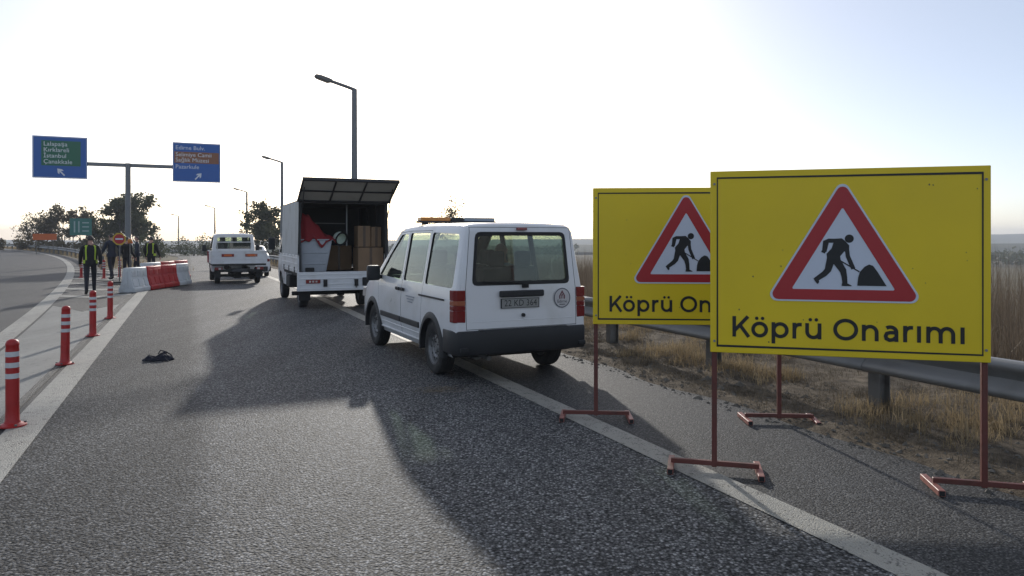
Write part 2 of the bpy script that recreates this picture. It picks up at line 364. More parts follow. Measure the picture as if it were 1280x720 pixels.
def shade(me, ang=35):
    me.polygons.foreach_set('use_smooth', [True] * len(me.polygons))
    me.set_sharp_from_angle(angle=R(ang)); me.update()
def obj(name, me, parent=None, loc=None, rot=None):
    o = bpy.data.objects.new(name, me); COL.objects.link(o)
    if parent: o.parent = parent
    if loc is not None: o.location = loc
    if rot is not None: o.rotation_euler = rot
    return o
def tag(o, label=None, cat=None, group=None, kind=None):
    if label: o['label'] = label
    if cat: o['category'] = cat
    if group: o['group'] = group
    if kind: o['kind'] = kind
    return o
def thing(name, label, cat, loc=(0, 0, 0), rz=0.0, group=None):
    o = bpy.data.objects.new(name, None); COL.objects.link(o); o.empty_display_size = .2
    o.location = loc; o.rotation_euler = (0, 0, rz); return tag(o, label, cat, group)
def copy_tree(o, parent=None):
    c = o.copy(); COL.objects.link(c); c.parent = parent
    for ch in list(o.children): copy_tree(ch, c)
    return c
def evalmesh(o):
    dg = bpy.context.evaluated_depsgraph_get()
    return bpy.data.meshes.new_from_object(o.evaluated_get(dg), preserve_all_data_layers=True, depsgraph=dg)
def boolean(o, cut, op='DIFFERENCE'):
    md = o.modifiers.new('b', 'BOOLEAN'); md.operation = op; md.object = cut; md.solver = 'EXACT'
    try: md.material_mode = 'TRANSFER'
    except Exception: pass
    me = evalmesh(o); o.modifiers.clear(); old = o.data; o.data = me; bpy.data.meshes.remove(old)
    return o
def temp(mb, mats): return mb.build('temp', mats)
def kill(o):
    me = o.data; bpy.data.objects.remove(o)
    if me and me.users == 0: bpy.data.meshes.remove(me)
def ell(cx, cy, rx, ry, a0=0, a1=360, n=28):
    return [(cx + rx * math.cos(R(a0 + (a1 - a0) * i / n)), cy + ry * math.sin(R(a0 + (a1 - a0) * i / n))) for i in range(n + 1)]
def text(s, size, material, parent, loc, rot=(R(90), 0, 0), name='lettering', align='CENTER', width=None):
    c = bpy.data.curves.new('txt', 'FONT'); c.body = s; c.size = size; c.align_x = align; c.align_y = 'CENTER'; c.resolution_u = 2
    t = bpy.data.objects.new('txt', c); COL.objects.link(t)
    me = evalmesh(t); bpy.data.objects.remove(t); bpy.data.curves.remove(c)
    me.materials.clear(); me.materials.append(material)
    if width:
        co = np.empty(len(me.vertices) * 3); me.vertices.foreach_get('co', co); co = co.reshape(-1, 3)
        k = width / max(1e-6, co[:, 0].max() - co[:, 0].min()); co[:, 0] *= k
        me.vertices.foreach_set('co', co.ravel())
    me.name = name
    o_ = obj(name, me, parent, loc, rot); o_['kind'] = 'stuff'
    return o_

# ================================================================== THE SETTING
def sheet(name, svals, tfun, mat_, z, tn=2, kind='structure', parent=None, zfun=None):
    """strip of ground: for each s a row of t values"""
    vs_, fs = [], []
    w = None
    for s in svals:
        ts = tfun(s); w = len(ts)
        for t in ts: vs_.append(st(s, t, z + (zfun(s, t) if zfun else 0)))
    for i in range(len(svals) - 1):
        for k in range(w - 1): fs.append((i * w + k, i * w + k + 1, (i + 1) * w + k + 1, (i + 1) * w + k))
    me = bpy.data.meshes.new(name); me.from_pydata([tuple(v) for v in vs_], [], fs); me.materials.append(mat_)
    me.polygons.foreach_set('use_smooth', [True] * len(me.polygons))
    o = obj(name, me, parent)
    if kind and not parent: o['kind'] = kind
    return o
def lin(a, b, n): return [a + (b - a) * i / (n - 1) for i in range(n)]
# terrain: one sheet out to the horizon
def terrain_z(s, t):
    r = t - crv(s); z = 0.0
    n = noise.noise(Vector((s * .05, t * .05, 0)))
    if r > 7.4: z = -2.3 * sm(7.4, 13.5, r) - 2.4 * sm(20, 160, r) + .35 * n * sm(9, 16, r)
    elif t < lft(s) - 10.5: z = -1.2 * sm(0, 14, lft(s) - 10.5 - t) + .3 * n * sm(0, 10, lft(s) - 10.5 - t)
    far = math.hypot(s, t); z -= 3.5 * sm(150, 420, far)
    return z - .05
sv = lin(-60, 60, 61) + lin(64, 200, 35) + [215, 240, 280, 330, 400, 500, 650, 900, 1300, 1900, 2600]
tv = [-1900, -1200, -700, -420, -260, -180, -130, -95, -70] + lin(-55, 30, 86) + [34, 40, 50, 65, 85, 120, 170, 250, 380, 600, 900, 1400, 2200]
vs_ = []; 
for s in sv:
    for t in tv: vs_.append(tuple(RD * s + RN * t + Vector((0, 0, terrain_z(s, t) + (gz(s, min(t, 7)) if s < 400 else gz(220, 7))))))
w_ = len(tv)
fs = [(i * w_ + k, i * w_ + k + 1, (i + 1) * w_ + k + 1, (i + 1) * w_ + k) for i in range(len(sv) - 1) for k in range(w_ - 1)]
me = bpy.data.meshes.new('ground'); me.from_pydata(vs_, [], fs); me.materials.append(M['field'])
me.polygons.foreach_set('use_smooth', [True] * len(me.polygons))
tag(obj('ground', me), kind='structure')

S_NEAR = lin(-14, 90, 105)
S_FAR = lin(90, 240, 51)
road = sheet('road', S_NEAR + S_FAR[1:], lambda s: [-1.30 + crv(s), -.0 + crv(s), 1.6 + crv(s), 3.27 + crv(s)], M['asphalt'], 0)
sheet('road_shoulder', S_NEAR + S_FAR[1:], lambda s: [3.20 + crv(s), 4.0 + crv(s), 5.25 + crv(s)], M['asphalt_old'], -.004)
left = sheet('left_road', lin(-14, 160, 150), lambda s: [lft(s) - 10.2, lft(s) - 6, lft(s) - 3, lft(s), min(-1.0, lft(s) + 1.2) if s < 14 else lft(s) + .9], M['asphalt_left'], -.008)
gore = sheet('gore_asphalt', lin(-14, 70, 80), lambda s: [lft(s) - .1, (lft(s) - 1.0) / 2, -1.0], M['asphalt_left'], -.004)
# markings (painted sheets)
def marking(name, svals, tf, z=.004, m_='paint', parent=None):
    return sheet(name, svals, tf, M[m_], z, parent=parent)
marking('right_edge_line', S_NEAR + S_FAR[1:], lambda s: [3.15 + crv(s), 3.38 + crv(s)], parent=road, z=.005)
marking('gore_edge_line', lin(-14, 70, 85), lambda s: [-1.44, -1.16], z=.005, parent=road)
marking('left_edge_line', lin(-14, 150, 130), lambda s: [lft(s) - .18, lft(s) + .14], z=.005, parent=left)
# painted nose of the gore and chevrons behind it
def tip(k): return k            # chevron: apex in the middle, nearer to the camera
def chevron(s_edge, s_mid, width, name, m_='paint', z=.0):
    vs_, fs = [], []
    n = 9
    for j in range(2):
        for i in range(n):
            u = i / (n - 1)
            s = s_edge + (s_mid - s_edge) * (1 - abs(2 * u - 1)) + j * width
            a, b = lft(s) + .14, -1.56
            vs_.append(tuple(st(s, a + (b - a) * u, z)))
    fs = [(i, i + 1, i + 1 + n, i + n) for i in range(n - 1)]
    me = bpy.data.meshes.new(name); me.from_pydata(vs_, [], fs); me.materials.append(M[m_])
    return obj(name, me, gore)
# pale nose
vs_ = []; fs = []; n = 7; rows = lin(-14, 1, 40)
for i, q in enumerate(lin(0, 1, 40)):
    for k in range(n):
        u = k / (n - 1); s1 = 20.6 - 1.9 * (1 - abs(2 * u - 1))
        s = -14 + (s1 + 14) * q; a, b = lft(s) + .18, -1.50
        vs_.append(tuple(st(s, a + (b - a) * u, 0.0)))
for i in range(39):
    for k in range(n - 1): fs.append((i * n + k, i * n + k + 1, (i + 1) * n + k + 1, (i + 1) * n + k))
me = bpy.data.meshes.new('gore_nose_paint'); me.from_pydata(vs_, [], fs); me.materials.append(M['paint_gore']); obj('gore_nose_paint', me, gore)
for s0 in (23.6, 26.9, 30.2, 33.5, 36.8, 40.1, 43.4, 46.7): chevron(s0, s0 - .9, .75, 'chevron_stripe', z=.002)
# dark joint beside the bollards
marking('dark_joint', lin(-10, 22, 33), lambda s: [-1.58, -1.50], z=.006, m_='seam', parent=gore)

# dirt verge between the shoulder and the field
def verge_z(s, t):
    n = noise.fractal(Vector((s * 1.6, t * 1.6, 3.1)), 1.0, 2.0, 5)
    n2 = noise.noise(Vector((s * .35, t * .5, 8)))
    e = 4.82 + .16 * noise.noise(Vector((s * .8, 0, 5)))
    return -.030 + .05 * sm(e - .12, e + .25, t) + (.05 * n + .03 * n * abs(n) + .05 * max(0, n2)) * sm(e - .05, e + .6, t) - 2.3 * sm(7.6, 13.5, t)
sheet('verge', lin(-3, 32, 390), lambda s: lin(4.62, 8.6, 46), M['dirt'], 0, zfun=verge_z)
sheet('far_verge', lin(32, 140, 110), lambda s: [k + crv(s) for k in lin(4.62, 8.6, 12)], M['dirt'], 0, zfun=lambda s, t: verge_z(s, t - crv(s)))
def ground_right(s, t):
    if 4.62 <= t <= 8.5: return gz(s, t) + verge_z(s, t)
    return terrain_z(s, t) + gz(s, min(t, 7))

# hills far behind
def ridge(dist, base, hts, x0, x1, depth, seed, name='hills'):
    n = 90; rows = 7; vs_ = []
    for j in range(rows):
        v = j / (rows - 1)
        for i in range(n):
            u = i / (n - 1); x = x0 + (x1 - x0) * u
            h = np.interp(u, np.linspace(0, 1, len(hts)), hts) + 1.2 * noise.fractal(Vector((x * .012, seed, 0)), 1, 2, 4)
            prof = math.sin(min(1, v * 1.6) * math.pi / 2) if v < .63 else math.cos((v - .63) / .37 * math.pi / 2)
            vs_.append((x, dist + depth * v, base + (h - base) * prof + .8 * noise.noise(Vector((x * .05, v * 9, seed)))))
    fs = [(j * n + i, j * n + i + 1, (j + 1) * n + i + 1, (j + 1) * n + i) for j in range(rows - 1) for i in range(n - 1)]
    me = bpy.data.meshes.new(name); me.from_pydata(vs_, [], fs); me.materials.append(M['hill']); shade(me, 80)
    return tag(obj(name, me), kind='structure')
ridge(1150, -10, [3, -2, -4, -5, -3, -1, 3, 7, 11, 14], -1500, 1500, 500, 2.0)
ridge(520, -9, [-6, -5, -6, -6, -5, -4, -3.5, -1.5, 0], -900, 800, 120, 7.0)

# ================================================================== ROADWORK SIGNS
W_ = .118
GL = {   # stroke lettering: glyph -> (strokes, advance); a stroke is (path, closed)
 'K': ([([(.145, 0), (.145, .7)], 0), ([(.60, .70), (.16, .215)], 0), ([(.335, .40), (.625, 0)], 0)], .67),
 'o': ([(ell(.31, .265, .215, .212)[:-1], 1)], .62),
 'p': ([([(.135, -.19), (.135, .53)], 0), (ell(.355, .265, .212, .212)[:-1], 1)], .67),
 'r': ([([(.135, 0), (.135, .53)], 0), ([(.135, .27), (.15, .37), (.20, .44), (.28, .474), (.37, .474)], 0)], .41),
 'u': ([([(.13, .53), (.13, .25)] + ell(.325, .25, .195, .195, 180, 360, 14)[1:] , 0), ([(.52, .53), (.52, 0)], 0)], .65),
 'O': ([(ell(.43, .35, .325, .30, n=36)[:-1], 1)], .85),
 'n': ([([(.135, 0), (.135, .53)], 0), (ell(.33, .275, .195, .2, 180, 0, 14) + [(.525, 0)], 0)], .66),
 'a': ([([(.455, 0), (.455, .31)] + ell(.275, .315, .18, .16, 0, 130, 10)[1:], 0), ([(.455, .295), (.27, .295), (.17, .265), (.135, .18), (.155, .10), (.25, .05), (.36, .07), (.455, .15)], 0)], .58),
 'i': ([([(.135, 0), (.135, .53)], 0)], .27),
 'm': ([([(.135, 0), (.135, .53)], 0), (ell(.315, .285, .18, .19, 180, 0, 12) + [(.495, 0)], 0), (ell(.675, .285, .18, .19, 180, 0, 12) + [(.855, 0)], 0)], .99),
}
WORD = [('K', 0), ('o', 1), ('p', 0), ('r', 0), ('u', 1), (' ', 0), ('O', 0), ('n', 0), ('a', 0), ('r', 0), ('i', 0), ('m', 0), ('i', 0)]
def letters(mb, x0, z0, width, cap, d):
    adv = sum(.25 if c == ' ' else GL[c][1] for c, _ in WORD) - .14
    kx = width / adv; kz = cap / .70; x = x0 - .07 * kx
    for i, (c, dots) in enumerate(WORD):
        if c == ' ': x += .25 * kx; continue
        for j, (p, cl) in enumerate(GL[c][0]):
            mb.strip([(x + a * kx, z0 + b * kz) for a, b in p], W_ * (kx + kz) / 2, bool(cl), d + .0004 * j)
        if dots:
            cxx = .31 if c == 'o' else .325
            for q in (-.095, .095): mb.flat([(x + (cxx + q) * kx + a, z0 + .645 * kz + b) for a, b in ell(0, 0, .058 * kx, .058 * kz, n=14)[:-1]], d)
        x += GL[c][1] * kx
def rounded_tri(w, h, r, n=6):
    """equilateral-like triangle with round corners, centred on x, base on z=0"""
    pts = [(-w / 2, 0), (w / 2, 0), (0, h)]; out = []
    cen = (0, h / 3)
    for i in range(3):
        p, a, b = pts[i], pts[i - 1], pts[(i + 1) % 3]
        ua = Vector((a[0] - p[0], a[1] - p[1])).normalized(); ub = Vector((b[0] - p[0], b[1] - p[1])).normalized()
        bis = (ua + ub).normalized(); half = math.acos(max(-1, min(1, ua.dot(ub)))) / 2
        c = Vector(p) + bis * (r / math.sin(half))
        t0 = Vector(p) + ua * (r / math.tan(half)); t1 = Vector(p) + ub * (r / math.tan(half))
        a0 = math.atan2(t0.y - c.y, t0.x - c.x); a1 = math.atan2(t1.y - c.y, t1.x - c.x)
        while a1 < a0: a1 += 2 * math.pi
        if a1 - a0 > math.pi: a1 -= 2 * math.pi
        for k in range(n + 1):
            a = a0 + (a1 - a0) * k / n; out.append((c.x + r * math.cos(a), c.y + r * math.sin(a)))
    return out
def roadwork_sign(pl, pr, zbot, hgt, label, lean=0.0):
    mid = (pl + pr) / 2; half = (pr - pl).length / 2
    root = thing('roadwork_sign', label, 'road sign', (mid.x, mid.y, 0), math.atan2(pr.y - pl.y, pr.x - pl.x), 'yellow roadwork boards on red steel stands')
    bw = half + .028
    top = zbot + hgt
    b = MB().box((0, .0, zbot + hgt / 2), (2 * bw, .022, hgt)); board = b.build('board', M['yellow'], root, bevel=.004, bseg=1)
    MB().box((0, .0125, zbot + hgt / 2), (2 * bw - .004, .003, hgt - .004)).build('back_sheet', M['galv'], board)
    fr = MB(); e = .048
    fr.strip([(-bw + e, zbot + e), (bw - e, zbot + e), (bw - e, top - e), (-bw + e, top - e)], .011, True, .0135); fr.build('border_line', M['ink'], board, recalc=False)
    # folded edge of the board, behind
    ed = MB()
    for x in (-bw + .015, bw - .015): ed.box((x, .026, zbot + hgt / 2), (.02, .03, hgt - .02))
    for z in (zbot + .015, top - .015): ed.box((0, .026, z), (2 * bw - .06, .03, .02))
    ed.build('back_stiffener', M['galv_dark'], root)
    # triangle
    tb = zbot + .372; th = .838; tw = .99; cx = -.012
    T = lambda poly, dz=0: [(x + cx, z + tb + dz) for x, z in poly]
    pl_ = MB().prism(T(rounded_tri(tw, th, .045)), 'y', -.0165, -.0118).build('warning_triangle', M['signwhite'], root)
    ring = MB(); o = rounded_tri(tw - .042, th - .036, .038, 6); 
    iw = .645; ih = .555; i_ = rounded_tri(iw, ih, .008, 6)
    zo, zi = .011, .083
    n = len(o); ring.add([(x + cx, -.018, z + tb + zo) for x, z in o] + [(x + cx, -.018, z + tb + zi) for x, z in i_], [(k, (k + 1) % n, (k + 1) % n + n, k + n) for k in range(n)])
    ring.build('red_border', M['signred'], pl_, recalc=False)
    man = MB(); k_ = 1.13e-3; kz = 1.22e-3
    def q(x, y): return ((x - 368 - (y - 8) / 642 * 18) * k_ + cx, tb + th - .046 - (y - 8) * kz)
    D = [.0180]
    def nd(): D[0] += .0002; return D[0]
    man.flat([q(413 + 25 * math.cos(a), 308 + 23 * math.sin(a)) for a in np.linspace(0, 2 * math.pi, 18)[:-1]], nd())
    man.flat([q(*p) for p in [(335, 308), (372, 306), (390, 320), (414, 345), (414, 392), (388, 378), (366, 405), (372, 440), (325, 445), (296, 432), (290, 392), (318, 360), (325, 335)]], nd())
    for path, w in (([(378, 320), (300, 319), (285, 326), (277, 380)], 24), ([(398, 345), (408, 405), (440, 474)], 23), ([(362, 427), (474, 490)], 7),
                    ([(316, 420), (300, 482), (282, 502), (236, 534)], [46, 36, 32, 26]), ([(346, 430), (384, 485), (392, 520), (397, 562)], [46, 36, 30, 26]), ([(278, 370), (270, 386)], 22)):
        ww = [x * k_ * 1.03 for x in w] if isinstance(w, list) else w * k_ * 1.03
        man.strip([q(*p) for p in path], ww, False, nd())
    man.flat([q(*p) for p in [(221, 530), (240, 516), (254, 548), (246, 560), (236, 552)]], nd())
    man.flat([q(*p) for p in [(378, 569), (380, 552), (406, 552), (434, 566), (432, 569)]], nd())
    man.flat([q(*p) for p in [(464, 566), (467, 520), (476, 490), (500, 462), (524, 449), (546, 456), (572, 490), (622, 566)]], nd())
    man.build('digging_figure', M['ink'], pl_, recalc=False)
    tx = MB(); letters(tx, -half + .118, zbot + .115, 1.44 * half / .84, .143, .0135); tx.build('lettering', M['ink'], board, recalc=False)
    sp = MB()
    for _ in range(16):
        x, z, r = random.uniform(-bw + .1, bw - .06), zbot + random.uniform(.08, hgt - .1), random.uniform(.0025, .007)
        sp.flat([(x + r * math.cos(a) * random.uniform(.6, 1), z + r * math.sin(a) * random.uniform(.6, 1.4)) for a in np.linspace(0, 6.28, 8)[:-1]], .0128)
    tag(sp.build('dirt_specks', M['tape'], board, recalc=False), kind='stuff')
    for sx in (-1, 1):
        x = sx * half
        MB().box((x, .028, (top - .03) / 2 + .02), (.036, .034, top - .05)).build('post', M['rust'], root, bevel=.004, bseg=1)
        MB().box((x, .028, .055), (.60, .032, .034)).build('foot_bar', M['rust'], root, bevel=.003, bseg=1)
        for e in (-.30, .30):
            f = MB(); yaw = Matrix.Rotation(R(random.uniform(-4, 4)), 3, 'Z')
            f.box((x + e, .028, .021), (.042, .34, .040), yaw, 0)
            ft = f.build('foot_rail', M['rustpale'], root, bevel=.003, bseg=1)
            MB().box(Vector((x + e, .028, .021)) + yaw @ Vector((0, -.1706, 0)), (.032, .002, .030), yaw).build('open_end', M['black'], ft)
        for z in (zbot + .08, top - .09): MB().cyl((x, -.0105, z), (x, -.0165, z), .009, seg=8).build('bolt', M['galv'], root)
    root.rotation_euler.x = lean
    return root
roadwork_sign(px(893, 590), px(1232, 617), .845, 1.27, 'yellow roadwork board standing beside the guard rail, in front of another such board', R(.0))
roadwork_sign(px(745, 524), px(975, 528), .865, 1.235, 'yellow roadwork board behind another such board, its right side covered by it')

# ================================================================== VEHICLES
def wheel(parent, x, y, r=.32, w=.2, side=-1, name='wheel', zc=None, dual=False):
    z = r if zc is None else zc
    prof = [(r * .60, -w * .42), (r * .72, -w * .5), (r * .90, -w * .5), (r * .97, -w * .44), (r, -w * .30), (r, -w * .12), (r * .985, -w * .1), (r * .985, -w * .07), (r, -w * .05), (r, w * .05), (r * .985, w * .07), (r * .985, w * .1), (r, w * .12), (r, w * .30), (r * .97, w * .44), (r * .90, w * .5), (r * .72, w * .5), (r * .60, w * .42)]
    t = MB().lathe(prof, 32, 'x').build(name, M['tyre'], parent, smooth=40, loc=(x, y, z))
    k = side
    rim = MB().lathe([(0, k * w * .30), (r * .12, k * w * .30), (r * .15, k * w * .22), (r * .30, k * w * .20), (r * .36, k * w * .30), (r * .46, k * w * .28), (r * .52, k * w * .12), (r * .57, k * w * .14), (r * .60, k * w * .40), (r * .63, k * w * .45), (r * .62, -k * w * .42), (r * .5, -k * w * .2), (0, -k * w * .2)], 28, 'x').build('rim', M['rim'], t, smooth=35)
    hl = MB()
    for i in range(10):
        a = 2 * math.pi * i / 10; c = Vector((k * w * .285, math.cos(a) * r * .415, math.sin(a) * r * .415))
        hl.cyl(c - Vector((k * .004, 0, 0)), c + Vector((k * .006, 0, 0)), r * .042, seg=8)
    for i in range(5):
        a = 2 * math.pi * i / 5; c = Vector((k * w * .22, math.cos(a) * r * .22, math.sin(a) * r * .22)); hl.cyl(c, c + Vector((k * .012, 0, 0)), r * .03, seg=6)
    tag(hl.build('vent_holes', M['black'], t), kind='stuff')
    return t
class Shell:
    """closed loft of half sections; lower body is vertical-ish, the part above the belt leans inwards on one plane"""
    def __init__(s, stations, zb, low, belt, tumble, lean=0.0, lean_y=(-.5, -.3)):
        s.stn, s.zb, s.low, s.belt, s.tum, s.lean, s.ly = stations, zb, low, belt, tumble, lean, lean_y
    def side(s, z): return s.low[-1][1] - (z - s.belt) * s.tum
    def section(s, zt, ws, inset=0.0):
        zb = s.zb + inset * 1.6; zt = zt - inset; bl = min(s.belt, zt - .09)
        pts = [(0, zb)]
        for z, w in s.low: pts.append((max(.05, (w - inset) * ws), zb + (z - s.zb) * (bl - zb) / (s.belt - s.zb)))
        pts[1] = (pts[1][0], zb)
        ze = zt - .075 + inset * .0; we = s.low[-1][1] - max(0, ze - s.belt) * s.tum - inset
        pts += [(we * ws, ze), ((we - .028) * ws, zt - .028), ((we - .085) * ws, zt - .006), (we * .5 * ws, zt + .008), (0, zt + .014)]
        return pts
    def loft(s, inset=0.0):
        rows = []; st_ = s.stn
        for i, (y, zt, ws) in enumerate(st_):
            if inset:
                if i == 0: y += inset
                if i == len(st_) - 1: y -= inset
            h = s.section(zt, ws, inset)
            full = [(-x, z) for x, z in h[:0:-1]][:0]
            ring = [(x, z) for x, z in h] + [(-x, z) for x, z in h[-2:0:-1]]
            k = s.lean * (1 - sm(s.ly[0], s.ly[1], y))
            rows.append([(x, y + k * (z - .9), z) for x, z in ring])
        n = len(rows[0]); mb = MB()
        fs = [(i * n + j, i * n + (j + 1) % n, (i + 1) * n + (j + 1) % n, (i + 1) * n + j) for i in range(len(rows) - 1) for j in range(n)]
        fs += [list(range(n - 1, -1, -1)), list(range((len(rows) - 1) * n, len(rows) * n))]
        mb.add([p for r_ in rows for p in r_], fs); return mb
    def pane(s, poly, sgn, inset=.016, th=.004, grow=.012):
        cy = sum(p[0] for p in poly) / len(poly); cz = sum(p[1] for p in poly) / len(poly)
        P = []
        for y, z in poly:
            d = math.hypot(y - cy, z - cz); P.append((y + (y - cy) / d * grow, z + (z - cz) / d * grow))
        mb = MB(); n = len(P)
        mb.add([(sgn * (s.side(z) - inset), y, z) for y, z in P], [list(range(n))]); return mb
def cutall(o, cutters, op='DIFFERENCE'):
    for mb, ms in cutters:
        c = temp(mb, ms); boolean(o, c, op); kill(c)
def grow_poly(poly, g):
    cx = sum(p[0] for p in poly) / len(poly); cy = sum(p[1] for p in poly) / len(poly); out = []
    n = len(poly)
    for i in range(n):
        a, p, b = Vector(poly[i - 1]), Vector(poly[i]), Vector(poly[(i + 1) % n])
        d1 = (p - a).normalized(); d2 = (b - p).normalized()
        n1 = Vector((d1.y, -d1.x)); n2 = Vector((d2.y, -d2.x))
        if n1.dot(p - Vector((cx, cy))) < 0: n1 = -n1
        if n2.dot(p - Vector((cx, cy))) < 0: n2 = -n2
        m_ = (n1 + n2); m_ = m_ / max(.3, m_.length ** 2 / 2); out.append(tuple(p + m_ * g))
    return out
def round_poly(poly, r, n=3):
    out = []; N_ = len(poly)
    for i in range(N_):
        a, p, b = Vector(poly[i - 1]), Vector(poly[i]), Vector(poly[(i + 1) % N_])
        rr = min(r, (a - p).length * .45, (b - p).length * .45)
        p0 = p + (a - p).normalized() * rr; p1 = p + (b - p).normalized() * rr
        for k in range(n + 1):
            t = k / n; out.append(tuple(p0 * (1 - t) ** 2 + p * 2 * t * (1 - t) + p1 * t * t))
    return out
def seat(parent, x, y, w=.5, h=1.42, base=.62, name='seat'):
    m_ = MB(); m_.box((x, y + .05, base), (w, .5, .16)).box((x, y - .20, base + .36), (w * .94, .14, .62), Matrix.Rotation(R(10), 3, 'X'))
    o = m_.build(name, M['seat'], parent, bevel=.04, smooth=50)
    MB().box((x, y - .27, base + .76), (w * .5, .1, .2)).build('headrest', M['seat'], o, bevel=.035, smooth=50)
    return o
def arch_trim(parent, y, z, r0, r1, x, sgn, a0=-8, a1=188):
    mb = MB(); n = 20
    for i in range(n + 1):
        a = R(a0 + (a1 - a0) * i / n); c, s_ = math.cos(a), math.sin(a)
        mb.v += [(sgn * (x - .05), y + r0 * c, z + r0 * s_), (sgn * (x + .022), y + r0 * c, z + r0 * s_), (sgn * (x + .02), y + (r0 * .4 + r1 * .6) * c, z + (r0 * .4 + r1 * .6) * s_), (sgn * (x + .004), y + r1 * c, z + r1 * s_), (sgn * (x - .05), y + r1 * c, z + r1 * s_)]
    for i in range(n):
        for k in range(5): mb.f.append([i * 5 + k, i * 5 + (k + 1) % 5, (i + 1) * 5 + (k + 1) % 5, (i + 1) * 5 + k]); mb.m.append(0)
    mb.f += [[0, 1, 2, 3, 4], [n * 5 + k for k in (4, 3, 2, 1, 0)]]; mb.m += [0, 0]
    return mb.build('wheel_arch_trim', M['plastic'], parent, smooth=40)

